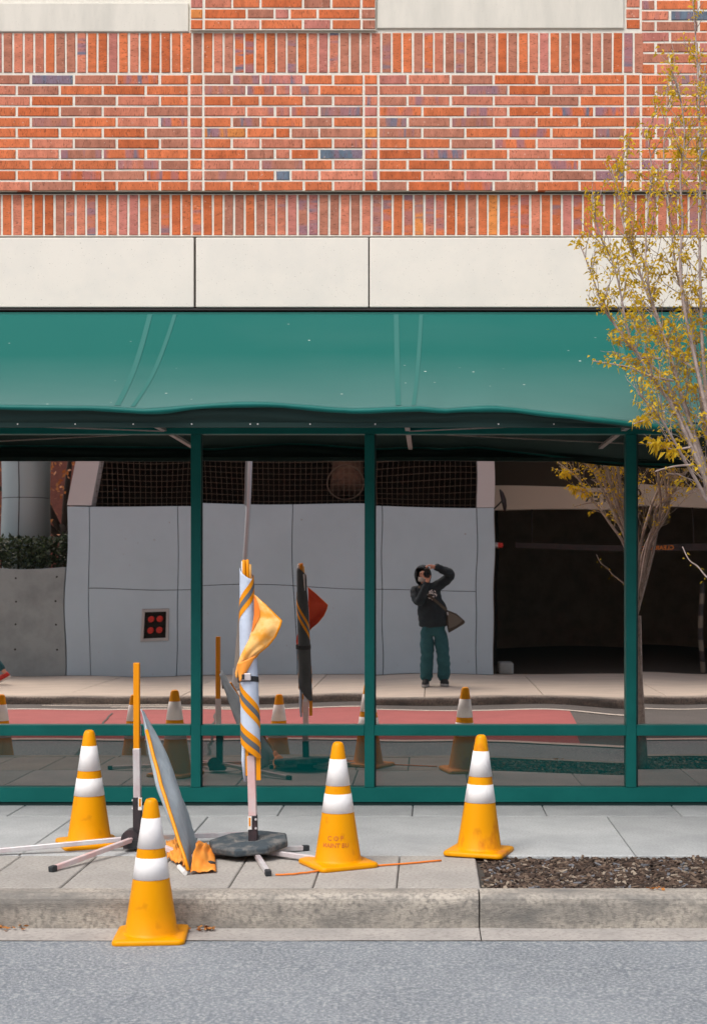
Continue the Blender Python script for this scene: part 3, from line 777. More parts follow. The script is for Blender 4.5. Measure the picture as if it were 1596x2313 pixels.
solid(MB().grid(sheet2, 5, 30).build('sign_cloth', K['cloth_grey'], st1, smooth=True), .003)
rb = MB(); rb.tube([Vector(sheet(0, lerp(.14, .985, k / 10))) + Vector((.002, -.016, .004)) for k in range(11)], .0105, 6).build('rib', K['fiber'], st1, smooth=True)
MB().tube([Pp(319, 1640, Y1 - .03), Pp(318.5, 1662, Y1 - .05)], .006, 6).build('rib_bolt', K['black_steel'], st1)
# orange face spilling on the ground
O1, O2, O3, O4 = Gp(430, 1972, .01), Gp(488, 1969, .008), Gp(484, 1912, .02), Gp(446, 1902, .12)
def spill(u, v):
    p = O1.lerp(O2, u).lerp(O4.lerp(O3, u), v)
    return p + Vector((.012 * noise.noise((u * 4, v * 4, 1)), 0, .03 * abs(noise.noise((u * 3 + 2, v * 3, 5))) + .035 * math.sin(3.14 * v) * (1 - u)))
solid(MB().grid(spill, 14, 12).build('sign_face', K['cloth_orange'], st1, smooth=True), .003)
S1, S2, S3, S4 = Gp(378, 1940, .01), Gp(424, 1966, .01), Gp(400, 1905, .02), Gp(375, 1905, .03)
def spill2(u, v):
    p = S1.lerp(S2, u).lerp(S4.lerp(S3, u), v)
    return p + Vector((0, 0, .07 * abs(noise.noise((u * 5 + 9, v * 5, 8))) + .04 * math.sin(3.14 * u) * math.sin(3.14 * v)))
solid(MB().grid(spill2, 14, 14).build('sign_face', K['cloth_orange'], st1, smooth=True), .003)
tip = MB().tube([Gp(405, 1958, .015), Gp(418, 1972, .012)], .014, 8); tip.build('rib_tip', K['label_white'], st1)

hub2 = Vector((Pp(572, 1900, -1.93).x, -1.93, 0)); Y2 = hub2.y
st2 = thing('sign_stand', 'upright sign stand with a rolled-up white and orange sign strapped to its post', 'sign stand', hub2, group='folding sign stands')
post(st2, 564, 569, 1300, 1712, Y2 + .02, .03, 'upper_post', 'alu')
post(st2, 567, 571, 1706, 1846, Y2, .046, 'middle_post', 'pink_alu')
lp = post(st2, 571, 572.5, 1841, 1918, Y2, .052, 'lower_post', 'black_steel')
a = Pp(565.5, 1872, Y2); MB().box((a.x - .011, Y2 - .0302, a.z), (a.x + .011, Y2 - .0262, a.z + .078)).build('label_plate', K['label_white'], lp)
MB().box((a.x - .005, Y2 - .0322, a.z + .02), (a.x + .005, Y2 - .0303, a.z + .07)).build('label_mark', K['fiber'], lp)
for yq in (1849, 1869):
    b = Pp(579, yq, Y2); MB().tube([(b.x, Y2 - .032, b.z), (b.x, Y2 - .02, b.z)], .007, 8).build('bolt', K['alu'], lp)
MB().box((hub2.x - .07, Y2 - .05, .004), (hub2.x + .09, Y2 + .05, .045)).build('hub', K['black_steel'], st2)
stand_leg(st2, hub2, Gp(606, 1979), z0=.034); stand_leg(st2, hub2, Gp(800, 1957), z0=.034); stand_leg(st2, hub2, Gp(694, 1921), z0=.034); stand_leg(st2, hub2, Gp(455, 1935), 'pink_alu', z0=.034)
tag(st2, None)
# rolled sign
tp, bt = Pp(556, 1270, Y2), Pp(567, 1712, Y2)
def roll_axis(t): return tp.lerp(bt, t)
def roll_r(t): return interp([(0, .034), (.12, .040), (.3, .047), (.6, .052), (1, .056)], t) + .0015 * noise.noise((t * 9, 0, 0))
def roll_pt(t, a, lift=0.0):
    c = roll_axis(t); r = roll_r(t) + lift + .002 * noise.noise((t * 8, math.cos(a), math.sin(a)))
    return c + Vector((r * math.cos(a), r * math.sin(a), 0))
def roll_fn(u, v):
    a = u * 2 * math.pi
    t1 = .93 + .07 * math.cos(a - .5)            # slanted lower hem
    return roll_pt(lerp(.055 + .03 * math.cos(a + .6), t1, v), a)
roll = solid(MB().grid(roll_fn, 36, 50).build('rolled_sign', K['cloth_white'], st2, smooth=True), .003)
roll.data.materials.append(mat('dark_sign_cloth_and_shade', (.075, .08, .085), .85, col2=(.055, .06, .065), scale=9))
for p in roll.data.polygons:               # building side: dark reverse of the cloth, its shade painted in too
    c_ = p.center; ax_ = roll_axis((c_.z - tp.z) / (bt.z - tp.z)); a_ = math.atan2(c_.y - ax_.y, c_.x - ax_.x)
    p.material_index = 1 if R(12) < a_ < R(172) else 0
bpy.context.view_layer.update()
def helix(t0, a0, t1, a1, offs, w, key, lift):
    m = MB()
    def fn(u, v):
        t = lerp(t0, t1, u) + offs + (v - .5) * w; a = lerp(a0, a1, u)
        return roll_pt(max(0, min(1, t)), a, lift)
    m.grid(fn, 26, 2).build('border_stripe', K[key], roll, smooth=True)
# front of the roll faces -Y (angle -90 deg); right edge 0, left edge -180
def bandset(t0, a0, t1, a1):
    helix(t0, a0, t1, a1, -.035, .036, 'fiber', .0035)
    helix(t0, a0, t1, a1, .0, .034, 'stripe', .0042)
    helix(t0, a0, t1, a1, .035, .036, 'fiber', .0035)
bandset(.10, R(10), .27, R(-190)); bandset(.63, R(-195), .82, R(15)); bandset(.84, R(-195), .985, R(10))
bandset(.30, R(170), .50, R(20))
for (dx, dy, t0, t1, r_, kk) in ((-.012, -.012, -.012, .12, .010, 'fiber'), (.008, -.006, -.014, .1, .010, 'fiber'), (-.020, .006, -.006, .1, .010, 'label_white'), (.018, .006, .01, .1, .012, 'cloth_peach'), (.0, .014, -.008, .1, .009, 'fiber')):
    a, b = roll_axis(t0) + Vector((dx, dy, 0)), roll_axis(t1) + Vector((dx, dy, 0))
    MB().tube([a, a.lerp(b, .03), a.lerp(b, .97), b], [r_ * .7, r_, r_, r_ * .7], 8).build('rib', K[kk], st2, smooth=True)
for x0, x1, yb in ((583, 588, 1762), (558, 561, 1752)):
    p, q = Pp(x0, 1690, Y2 - .015), Pp(x0 + 1, yb, Y2 - .015)
    MB().bar(p, q, .026 if x0 > 570 else .018, .012, up=(0, 1, 0)).build('rib', K['fiber'], st2)
p, q = Pp(551, 1670, Y2 - .01), Pp(553, 1765, Y2 - .01); MB().tube([p, p.lerp(q, .5) + Vector((-.006, 0, 0)), q], [.012, .012, .008], 8).build('cloth_tail', K['cloth_white'], st2, smooth=True)
# strap with buckle
tS = (1535 - 1270) / (1712 - 1270)
MB().grid(lambda u, v: roll_pt(tS + .008 * math.sin(u * 6.28) + (v - .5) * .028, u * 6.2832, .004 + (.018 * max(0, math.cos(u * 6.2832 - R(150))) ** 4)), 36, 2).build('strap', K['strap'], st2, smooth=True)
c0 = roll_axis(tS); bevel(MB().box((c0.x - .040, c0.y - roll_r(tS) - .022, c0.z + .0), (c0.x + .018, c0.y - roll_r(tS) - .002, c0.z + .042)).build('buckle', K['alu'], st2), .004)
MB().box((c0.x - .034, c0.y - roll_r(tS) - .025, c0.z + .006), (c0.x - .018, c0.y - roll_r(tS) - .0221, c0.z + .036)).build('buckle_mark', K['strap'], st2)
# loose orange flap of the sign
FL = [  # (x, y) outline strips: roll side -> free side
    ((573, 1343), (577, 1345), 0), ((574, 1362), (601, 1366), .02), ((574, 1388), (625, 1390), .05), ((572, 1402), (637.5, 1402), .06),
    ((569, 1422), (634, 1416), .055), ((562, 1445), (624, 1438), .05), ((553, 1462), (606, 1460), .03), ((543, 1482), (586, 1476), .01), ((536, 1500), (575, 1490), -.01), ((531, 1520), (562, 1510), -.02), ((533, 1532), (546, 1526), -.02)]
def flap(u, v):
    k = v * (len(FL) - 1); i = min(int(k), len(FL) - 2); w = k - i
    (a, b, d0), (c, d, d1) = FL[i], FL[i + 1]
    p = Pp(lerp(a[0], c[0], w), lerp(a[1], c[1], w), Y2 - .058)
    q = Pp(lerp(b[0], d[0], w), lerp(b[1], d[1], w), Y2 - .035 - lerp(d0, d1, w) * .6)
    r_ = p.lerp(q, u); r_.y += -.022 * math.sin(math.pi * u) * math.sin(math.pi * v) + .014 * noise.noise((u * 3.2, v * 6, 1)) * (.3 + u)
    return r_
fl = solid(MB().grid(flap, 18, 40).build('loose_flap', K['cloth_peach'], st2, smooth=True), .003)
K['cloth_red'] = mat('red_orange_cloth_reverse', (.72, .065, .01), .6, col2=(.62, .05, .008), scale=8)
MB().grid(lambda u, v: Vector(flap(lerp(.0, .99, u), v)) + Vector((0, .006, 0)), 18, 40).build('flap_reverse', K['cloth_red'], fl, smooth=True)
def flap_edge(u, v):
    p = Vector(flap(1, v)); q = Vector(flap(.93, v)); return q.lerp(p, u * 1.03) + Vector((0, -.004, 0))
solid(MB().grid(flap_edge, 2, 40).build('flap_border', K['fiber'], fl, smooth=True), .002)
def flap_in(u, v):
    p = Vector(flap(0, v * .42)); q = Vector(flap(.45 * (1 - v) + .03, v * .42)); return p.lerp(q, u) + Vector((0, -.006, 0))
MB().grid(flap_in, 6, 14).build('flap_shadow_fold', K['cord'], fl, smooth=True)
def flap_lo(u, v):
    p = Pp(lerp(536, 541, v), lerp(1500, 1540, v), Y2 - .064); q = Pp(lerp(579, 546, v), lerp(1480, 1537, v), Y2 - .062 - .006 * (1 - v))
    r_ = p.lerp(q, u); r_.y -= .012 * math.sin(math.pi * u); return r_
solid(MB().grid(flap_lo, 10, 14).build('lower_flap', K['cloth_orange'], st2, smooth=True), .003)

# rubber ballast base slipped over the post
bc = Pp(563, 1918, Y2)
rbt = thing('rubber_base', 'weathered black rubber ballast plate slipped over the stand post', 'rubber base', (hub2.x, hub2.y, .1))
oct_ = []
for j in range(8):
    a = R(22.5 + 45 * j + 10); oct_.append((.242 * math.cos(a) * (1 + .03 * math.sin(3 * a)), .225 * math.sin(a)))
m = MB(); tilt = Matrix.Translation((hub2.x - .025, hub2.y, .076)) @ Matrix.Rotation(R(-3.0), 4, 'Y') @ Matrix.Rotation(R(4.5), 4, 'X')
lay = ((.96, -.026), (1.0, -.018), (1.0, .010), (.95, .020), (.62, .022), (.42, .024), (.34, .018), (.22, .016))
for sc, z in lay:
    for (x, y) in oct_: m.v.append(tuple(tilt @ Vector((x * sc, y * sc, z))))
for k in range(len(lay) - 1):
    for j in range(8): m.f.append((k*8+j, k*8+(j+1) % 8, (k+1)*8+(j+1) % 8, (k+1)*8+j))
m.f.append(tuple(reversed(range(8)))); m.f.append(tuple((len(lay)-1)*8 + j for j in range(8)))
bevel(m.build('plate', K['rubber'], rbt), .006, 2)
m = MB(); m.lathe([(.062, .016), (.080, .026), (.086, .024), (.088, .018)], 24, False, False); m.v = [tuple(tilt @ Vector(v)) for v in m.v]
m.build('collar', K['rubber'], rbt, True)

# ------------------------------------------------------------------ street tree
tree = thing('street_tree', 'slender multi-stemmed street tree with small golden leaves at the right edge', 'tree', (1.82, -2.05, -.03))
wood = MB(); twig = MB(); leaves = MB(); tone = []
tr = random.Random(5)
fork = Vector((1.775, -2.05, 1.29))
tp_ = [Vector((1.82, -2.05, -.05)), Vector((1.80, -2.04, .35)), Vector((1.785, -2.06, .85)), fork]
wood.tube(tp_, [.058, .048, .043, .042], 10)
LIMB = [  # grid points in the direct view, depth offset
    ([(1640, 1210), (1600, 1110), (1565, 1000), (1530, 930), (1500, 860), (1455, 810), (1423, 783), (1385, 730), (1360, 690), (1335, 620), (1312, 560)], -.10),
    ([(1640, 1215), (1605, 1100), (1572, 1000), (1540, 900), (1512, 800), (1498, 758), (1475, 690), (1466, 657), (1457, 570), (1464, 455), (1470, 380), (1460, 300)], .05),
    ([(1655, 1200), (1625, 1080), (1600, 950), (1586, 800), (1582, 700), (1579, 578), (1580, 420), (1577, 226), (1570, 90), (1560, -40)], .0),
    ([(1645, 1215), (1615, 1080), (1590, 960), (1575, 850), (1562, 740), (1548, 680), (1526, 610), (1515, 520), (1500, 420), (1498, 330), (1505, 240)], .2),
    ([(1642, 1215), (1600, 1080), (1560, 960), (1530, 870), (1500, 770), (1468, 682), (1445, 620), (1425, 570), (1405, 500), (1395, 430), (1375, 370)], .16),
    ([(1640, 1220), (1598, 1100), (1555, 1000), (1520, 920), (1490, 880), (1468, 850), (1440, 800), (1415, 740), (1400, 660), (1385, 600), (1350, 520), (1335, 450)], -.22),
    ([(1650, 1215), (1620, 1080), (1600, 960), (1570, 820), (1545, 700), (1535, 600), (1540, 500), (1535, 400), (1545, 300), (1530, 190)], -.18),
    ([(1660, 1200), (1640, 1050), (1620, 900), (1605, 760), (1600, 600), (1595, 450), (1600, 300), (1590, 150)], .1),
    ([(1640, 1225), (1590, 1120), (1545, 1040), (1500, 960), (1470, 920), (1440, 890)], -.3),
    ([(1660, 1200), (1660, 1050), (1665, 900), (1650, 700), (1660, 500), (1640, 300)], -.1),
]
limbs = []
for pts, dy in LIMB:
    k = len(pts); path = [fork]
    for i, (x, y) in enumerate(pts):
        f_ = (i + 1) / k
        path.append(Pp(x, y, -2.05 + dy * f_ * 1.6))
    limbs.append(path)
for i in range(6):      # limbs on the far side of the trunk, mirrored about it
    src = limbs[i % len(limbs)]
    limbs.append([fork] + [Vector((2 * 1.80 - p.x + tr.uniform(-.06, .06), 2 * -2.05 - p.y + tr.uniform(-.1, .1), p.z * tr.uniform(.96, 1.03))) for p in src[1:]])
def smooth_path(path, n):
    out = []
    for i in range(n + 1):
        s = i / n * (len(path) - 1); k = min(int(s), len(path) - 2); w = s - k
        p0, p1, p2, p3 = path[max(k-1, 0)], path[k], path[k+1], path[min(k+2, len(path)-1)]
        out.append(.5 * ((2*p1) + (p2 - p0) * w + (2*p0 - 5*p1 + 4*p2 - p3) * w*w + (3*p1 - p0 - 3*p2 + p3) * w**3))
    return out
def leaf(p, dirv, L, W):
    d = dirv.normalized(); sd = d.cross(Vector((tr.gauss(0, 1), tr.gauss(0, 1), tr.gauss(0, 1)))).normalized() * W
    mid = p + d * L * .5 + Vector((0, 0, L * .12))
    n = len(leaves.v)
    leaves.v += [tuple(p), tuple(mid + sd), tuple(p + d * L - Vector((0, 0, L * .25))), tuple(mid - sd)]
    leaves.f += [(n, n+1, n+2), (n, n+2, n+3)]
    c = min(1, max(0, tr.gauss(.55, .28))); tone.extend([c] * 2)
def cluster(p, d, n, size):
    for i in range(n):
        dd = (d * .5 + Vector((tr.gauss(0, .7), tr.gauss(0, .7), tr.gauss(-.35, .5))))
        leaf(p + Vector((tr.gauss(0, .017), tr.gauss(0, .017), tr.gauss(0, .012))), dd, size * tr.uniform(.7, 1.3), size * .24 * tr.uniform(.7, 1.3))
ENV = [(-100, 1500), (60, 1490), (200, 1475), (300, 1420), (350, 1345), (450, 1328), (540, 1296), (600, 1335), (700, 1350), (760, 1378), (815, 1335), (850, 1400), (900, 1425), (960, 1430), (1000, 1460), (1080, 1485), (1200, 1530), (1300, 1536)]
def inside(p):
    k = F / (D + p.y); x, y = CX + p.x * k, CY - (p.z - H) * k
    return x > interp(ENV, y) - 4
def do_twig(p, d, L, r, leafy, lvl):
    for _ in range(5):
        if inside(p + d.normalized() * L): break
        L *= .7; d = d + Vector((.25, 0, .15))
    else: return
    k = 5; pts = [p]; q = p.copy(); dd = d.normalized()
    for i in range(k):
        dd = (dd + Vector((tr.gauss(0, .12), tr.gauss(0, .12), .06 + tr.gauss(0, .1)))).normalized()
        q = q + dd * L / k; pts.append(q.copy())
    (wood if r > .0045 else twig).tube(pts, [lerp(r, r * .45, i / k) for i in range(k + 1)], 4 if r > .0045 else 3, False)
    nn = max(2, int(L / .035))
    for i in range(nn):
        t = (i + .6) / nn * k; j = min(int(t), k - 1); pp = pts[j].lerp(pts[j+1], t - j)
        if tr.random() < leafy:
            cluster(pp, dd + Vector((tr.gauss(0, .8), tr.gauss(0, .8), tr.gauss(0, .5))), tr.randint(4, 7), tr.uniform(.022, .036))
        elif tr.random() < .6:
            cluster(pp, dd, 1, .012)
        if lvl < 1 and tr.random() < .32:
            s = dd.cross(Vector((tr.gauss(0, 1), tr.gauss(0, 1), tr.gauss(0, 1)))).normalized()
            do_twig(pp, (dd * .7 + s * .8 + Vector((0, 0, .25))), L * tr.uniform(.25, .5), r * .6, leafy, lvl + 1)
for li, path in enumerate(limbs):
    n = len(path) * 4; sp = smooth_path(path, n)
    r0 = (.017 if li < len(LIMB) else .014) * tr.uniform(.8, 1.15)
    rr = [lerp(r0, .003, (i / n) ** .8) for i in range(n + 1)]
    wood.tube(sp, rr, 6)
    for i in range(4, n + 1):
        z = sp[i].z
        leafy = interp([(1.3, .02), (1.9, .03), (2.3, .12), (2.7, .30), (3.2, .40), (4.0, .46), (4.6, .32), (5.2, .2)], z)
        cnt = 1 if z < 2.0 else 2
        for _ in range(cnt):
            if tr.random() < (.26 if z < 2.0 else .50):
                t = (sp[min(i+1, n)] - sp[i-1]).normalized(); s = t.cross(Vector((tr.gauss(0, 1), tr.gauss(0, 1), tr.gauss(0, 1)))).normalized()
                do_twig(sp[i], t * .75 + s * .62, tr.uniform(.10, .36), .0034, leafy, 0)
def bare(pts, leafy, dy):
    pp = [Pp(x, y, -2.05 + dy) for x, y in pts]; sp = smooth_path(pp, len(pp) * 3); n = len(sp) - 1
    wood.tube(sp, [lerp(.007, .003, i / n) for i in range(n + 1)], 5)
    for i in range(1, n + 1):
        if tr.random() < .8: cluster(sp[i], Vector((tr.gauss(0, 1), 0, .3)), 3 if leafy else 1, .03 if leafy else .016)
bare([(1683, 1420), (1665, 1372), (1640, 1340), (1596, 1305), (1575, 1280), (1555, 1265), (1540, 1235)], False, -.10)
bare([(1520, 860), (1470, 850), (1420, 830), (1380, 822), (1338, 815)], True, -.2)
bare([(1490, 810), (1450, 808), (1410, 812)], True, -.15)
bare([(1560, 1010), (1520, 1015), (1490, 1005), (1462, 1000)], True, -.25)
bare([(1562, 1050), (1530, 1052), (1500, 1058), (1478, 1065)], False, -.25)
bare([(1500, 930), (1470, 945), (1445, 952), (1428, 958)], True, -.28)
# big drooping compound leaves on the lower left spur
for cx_, cy_ in ((1472, 998), (1485, 1006), (1500, 1000), (1512, 1022), (1525, 1018), (1440, 952), (1455, 945)):
    cluster(Pp(cx_, cy_, -2.3), Vector((-.5, -.3, -.6)), 14, .042)
wood.build('trunk', K['bark'], tree, smooth=True)
twig.build('twigs', K['bark'], tree, smooth=True)
lo_ = leaves.build('crown', K['leaf'], tree)
at = lo_.data.attributes.new('tone', 'FLOAT', 'FACE'); at.data.foreach_set('value', tone)
tag(lo_, None, kind='stuff'); 

# dry leaves in the gutter
dl = random.Random(3)
def litter(pts, n, sp_, z, label):
    m = MB()
    for i in range(n):
        c = Vector(pts) + Vector((dl.gauss(0, sp_), dl.gauss(0, sp_ * .35), z + dl.random() * .012)); L = dl.uniform(.008, .02)
        q = Matrix.Rotation(dl.random() * 6.3, 3, 'Z') @ Matrix.Rotation(dl.gauss(0, .5), 3, 'X')
        m.add([c + q @ Vector(v) for v in ((-L, 0, 0), (0, -L * .5, .004), (L, 0, .006), (0, L * .5, .002))], [(0, 1, 2), (0, 2, 3)])
    tag(m.build('dry_leaves', K['dry_leaf']), label, 'leaves', kind='stuff')
litter((-1.13, YK - .05, -.170), 34, .045, .003, 'small heap of dry orange leaves at the kerb beside the gutter cone')
litter((-2.15, YK - .03, -.170), 24, .06, .002, 'dark dry leaves lying in the gutter at the left edge')
litter((1.19, YK + .12, .0), 12, .03, .004, 'dry brown leaves on the kerb edge by the mulch')

# ------------------------------------------------------------------ across the street, seen in the windows
YW = yW
far = thing('grey_panel_building', 'pale grey panelled building with wire grille openings across the street', 'building', (-2.3, YW - .5, 0))
sW = (D - YW) / F
zs1, zs2 = Mp(0, 1329, YW).z, Mp(0, 1141, YW).z
vx = [Mp(x, 0, YW).x for x in (152, 204, 405, 663, 860, 1079, 1118)]
MB().box((vx[0] + .01, YW - .3, 0), (vx[-1] - .01, YW - .055, zs2 - .02)).build('wall_core', K['sealant_and_shade'], far)
G2 = .006
for i, (a, b) in enumerate(zip(vx, vx[1:])):
    rows = [(0.0, zs1), (zs1, zs2)] if 0 < i < 5 else [(0.0, zs2)]
    for (za, zb) in rows:
        if i == 1 and za == 0.0:
            fx0, fx1, fz0, fz1 = Mp(320, 0, YW).x, Mp(385, 0, YW).x, Mp(0, 1447, YW).z, Mp(0, 1374, YW).z
            pm = MB()
            for (x0, x1, z0, z1) in ((a + G2, fx0 - .002, za, zb - G2), (fx1 + .002, b - G2, za, zb - G2), (fx0 - .002, fx1 + .002, za, fz0 - .002), (fx0 - .002, fx1 + .002, fz1 + .002, zb - G2)): pm.box((x0, YW - .05, z0 + .004), (x1, YW, z1))
            pm.build('wall_panel', K['panel'], far)
        else:
            bevel(MB().box((a + G2, YW - .05, za + .004), (b - G2, YW, zb - G2)).build('wall_panel', K['panel'], far), .004, 1)
# hose connection box
fd = thing('fire_hose_box', 'recessed metal box with four red hose caps in the grey wall', 'hose box', ((fx0 + fx1) / 2, YW, fz0))
fm = MB(); w_ = .045
for (x0, x1, z0, z1) in ((fx0, fx0 + w_, fz0, fz1), (fx1 - w_, fx1, fz0, fz1), (fx0 + w_, fx1 - w_, fz0, fz0 + w_), (fx0 + w_, fx1 - w_, fz1 - w_, fz1)): fm.box((x0, YW - .05, z0), (x1, YW + .015, z1))
fm.build('frame', K['galv'], fd)
MB().box((fx0 + .02, YW - .052, fz0 + .02), (fx1 - .02, YW - .045, fz1 - .02)).build('back_plate', K['dark_hole'], fd)
for ux in (.34, .66):
    for uz in (.33, .68):
        c = Vector((lerp(fx0, fx1, ux), YW - .045, lerp(fz0, fz1, uz)))
        cap = MB().tube([c, c + Vector((0, .05, 0)), c + Vector((0, .055, 0))], [.052, .052, .04], 18).build('hose_cap', K['red'], fd)
        MB().tube([c + Vector((-.03, .066, 0)), c + Vector((.03, .066, 0))], .009, 6).build('cap_grip', K['red'], cap)
# upper slabs and grille
zr = 4.1
pl = [Mp(152, 1139, YW), Mp(208, 1139, YW), Mp(231, 1030, YW), Mp(173, 1030, YW)]
def extr(pl, y0, y1, zt_):
    t = (zt_ - pl[0].z) / (pl[3].z - pl[0].z)
    a = [(pl[0].x, pl[0].z), (pl[1].x, pl[1].z), (lerp(pl[1].x, pl[2].x, t), zt_), (lerp(pl[0].x, pl[3].x, t), zt_)]
    return MB().add([(x, y0, z) for x, z in a] + [(x, y1, z) for x, z in a], [(0,1,2,3),(7,6,5,4),(0,4,5,1),(1,5,6,2),(2,6,7,3),(3,7,4,0)])
extr(pl, YW - .35, YW - .01, zr).build('slanted_slab', K['panel_light'], far)
MB().box((vx[5] + .005, YW - .35, zs2 + .003), (vx[6], YW - .004, zr)).build('end_slab', K['panel_light'], far)
wr = MB(); x = pl[0].x + .02
x = vx[0] + .3
while x < vx[5]:
    z0 = zs2
    wr.bar((x, YW - .12, z0), (x, YW - .12, zr), .0045, .0045, up=(0, 1, 0)); x += .086
z = zs2 + .05
while z < zr: wr.bar((vx[0] + .3, YW - .126, z), (vx[5], YW - .126, z), .005, .005); z += .094
tag(wr.build('wire_grille', K['wire'], far), None, kind='stuff')
MB().box((vx[0] + .1, YW - 3.0, zs2 - .25), (vx[-1], YW - .31, zs2 - .03)).build('ledge', K['dark_hole'], far)
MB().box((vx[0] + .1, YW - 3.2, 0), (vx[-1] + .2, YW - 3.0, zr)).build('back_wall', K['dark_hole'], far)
MB().box((vx[0] - .2, YW - 9, zr), (7.0, YW + .02, zr + .5)).build('roof_slab', K['panel_light'], far)
MB().box((vx[0] + .1, YW - 3.2, zs2), (vx[0] + .22, YW - .4, zr)).build('side_wall', K['dark_hole'], far)
pp_ = Mp(783, 1070, YW - 1.0)
pm = MB().tube([(pp_.x - .35, YW - 2.4, 4.0), (pp_.x, YW - 1.3, 3.55), (pp_.x, YW - .9, 3.02)], .27, 20)
pm.build('duct_pipe', K['rust'], far, smooth=True)
pts = [(pp_.x + .30 * math.cos(a), YW - .62 + .0 * a, 3.12 + .30 * math.sin(a)) for a in [2 * math.pi * k / 28 for k in range(29)]]
MB().tube(pts, .012, 6).build('duct_ring', K['wire'], far, smooth=True)
# garage, right of the panels
gx0, gx1 = vx[-1], 7.0
gar = thing('garage_entrance', 'dark parking garage entrance beside the grey panels across the street', 'garage', ((gx0 + gx1) / 2, YW - 3, 0))
MB().box((gx0 + .0, YW - 9, 0), (gx0 + .02, YW - .36, zr)).build('side_wall', K['garage'], gar)
MB().box((gx1, YW - 9, 0), (gx1 + .3, YW, zr)).build('side_wall', K['garage'], gar)
MB().box((gx0, YW - 9.2, 0), (gx1, YW - 9, zr)).build('back_wall', K['garage'], gar)
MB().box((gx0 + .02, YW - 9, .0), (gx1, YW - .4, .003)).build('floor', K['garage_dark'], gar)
yb_ = YW - 1.4
b0, b1 = Mp(0, 1146, yb_).z, Mp(0, 1097, yb_).z
bm_ = MB().box((gx0 + .021, yb_ - .3, b0), (gx1, yb_, b1)).build('beam', K['beam'], gar)
def far_text(txt, size, xr, z, Y, key, parent, name='lettering'):
    v, f = text_verts(txt, size, size * .02); m = MB(); m.add([(xr - p.x, Y, z + p.y) for p in v], f); return m.build(name, K[key], parent)
sB = F / (D - yb_)
far_text('CENTER', .235, Mp(1447, 0, yb_).x, Mp(0, 1129, yb_).z, yb_ + .004, 'black_letter', bm_)
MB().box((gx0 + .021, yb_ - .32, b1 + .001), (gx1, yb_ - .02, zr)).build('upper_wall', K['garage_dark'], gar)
cz = Mp(0, 1243, yb_).z
cb = thing('clearance_bar', 'dark hanging clearance bar with orange letters in the garage entrance', 'clearance bar', (3.0, yb_, cz))
MB().box((Mp(1162, 0, yb_).x, yb_ - .05, cz - .01), (gx1 - .3, yb_ + .0, cz + .10)).build('bar', K['black_steel'], cb)
far_text('CLEARANCE  7 0', .098, Mp(1517, 0, yb_).x, cz + .012, yb_ + .004, 'orange_letter', cb)
for xq in (1200, 1560): 
    p = Mp(xq, 0, yb_); MB().tube([(p.x, yb_ - .025, cz + .1), (p.x, yb_ - .025, b0)], .008, 6).build('hanger', K['black_steel'], cb)
p0, p1 = Mp(1122, 1515, YW - .5), Mp(1161, 1493, YW - .5)
cbk = bevel(MB().box((p0.x + .05, YW - .75, 0), (p1.x, YW - .25, .20)).build('concrete_block', K['cast_conc']), .03, 2)
tag(cbk, 'low concrete block at the foot of the garage entrance', 'block')
al = thing('alarm_beacon', 'small red beacon on the garage side wall', 'beacon', (gx0 + .02, YW - .2, Mp(0, 1237, YW).z))
q = Vector((gx0 + .0, YW - .2, Mp(0, 1237, YW).z))
MB().tube([q, q + Vector((.05, 0, 0))], .05, 12).build('mount', K['galv'], al); MB().tube([q + Vector((.05, 0, 0)), q + Vector((.13, 0, 0))], [.05, .04], 14).build('lens', K['red'], al)
tm = thing('traffic_mirror', 'dark convex mirror seen edge-on at the garage corner', 'mirror', (gx0 + .1, YW - .2, 2.5))
q = Mp(1134, 1128, YW - .2)
mm_ = MB().lathe([(.17, 0), (.165, .02), (.11, .05), (.0, .07)], 24, False, True); mx_ = Matrix.Translation(q) @ Matrix.Rotation(R(75), 4, 'Y'); mm_.v = [tuple(mx_ @ Vector(v)) for v in mm_.v]
mm_.build('dish', K['black_steel'], tm, smooth=True); MB().tube([q, (gx0, YW - .2, q.z - .12)], .012, 6).build('arm', K['black_steel'], tm)
sp_ = thing('striped_post', 'pale and black striped post inside the garage entrance', 'post', (Mp(1582, 0, YW - .8).x, YW - .8, 0))
for k in range(8):
    MB().tube([(sp_.location.x, YW - .8, k * .18), (sp_.location.x, YW - .8, (k + 1) * .18)], .042, 12).build('band', K['hazard'] if k % 2 == 0 else K['black_steel'], sp_)

# retaining wall, hedge, column, background on the left
rw0 = -13.0
ret = thing('retaining_wall', 'cast concrete retaining wall with tie holes beside the grey panels', 'wall', (-8, YW - .15, 0))
zc = Mp(0, 1279, YW).z
bevel(MB().box((rw0, YW - .35, 0), (vx[0] - .012, YW - .01, zc)).build('wall', K['cast_conc'], ret), .01, 1)
for xq in (38, 132, -60, -150):
    for yq in (1300, 1356, 1410, 1466, 1519):
        c = Mp(xq, yq, YW)
        if c.z > .05: MB().tube([(c.x, YW - .013, c.z), (c.x, YW - .006, c.z)], .016, 10).build('tie_hole', K['dark_hole'], ret)
col = thing('silver_column', 'tall round silver clad column behind the hedge', 'column', (Mp(61, 0, YW - 1.2).x, YW - 1.2, 0))
rr_ = (Mp(112, 0, YW - 1.2).x - Mp(10, 0, YW - 1.2).x) / 2
for za, zb in ((.0, Mp(0, 1124, YW - 1.2).z - .006), (Mp(0, 1124, YW - 1.2).z + .006, zr + 1.2)):
    m = MB(); m.lathe([(rr_, za), (rr_, zb)], 72); m.v = [(v[0] + col.location.x, v[1] + col.location.y, v[2]) for v in m.v]; m.build('cladding', K['silver'], col)
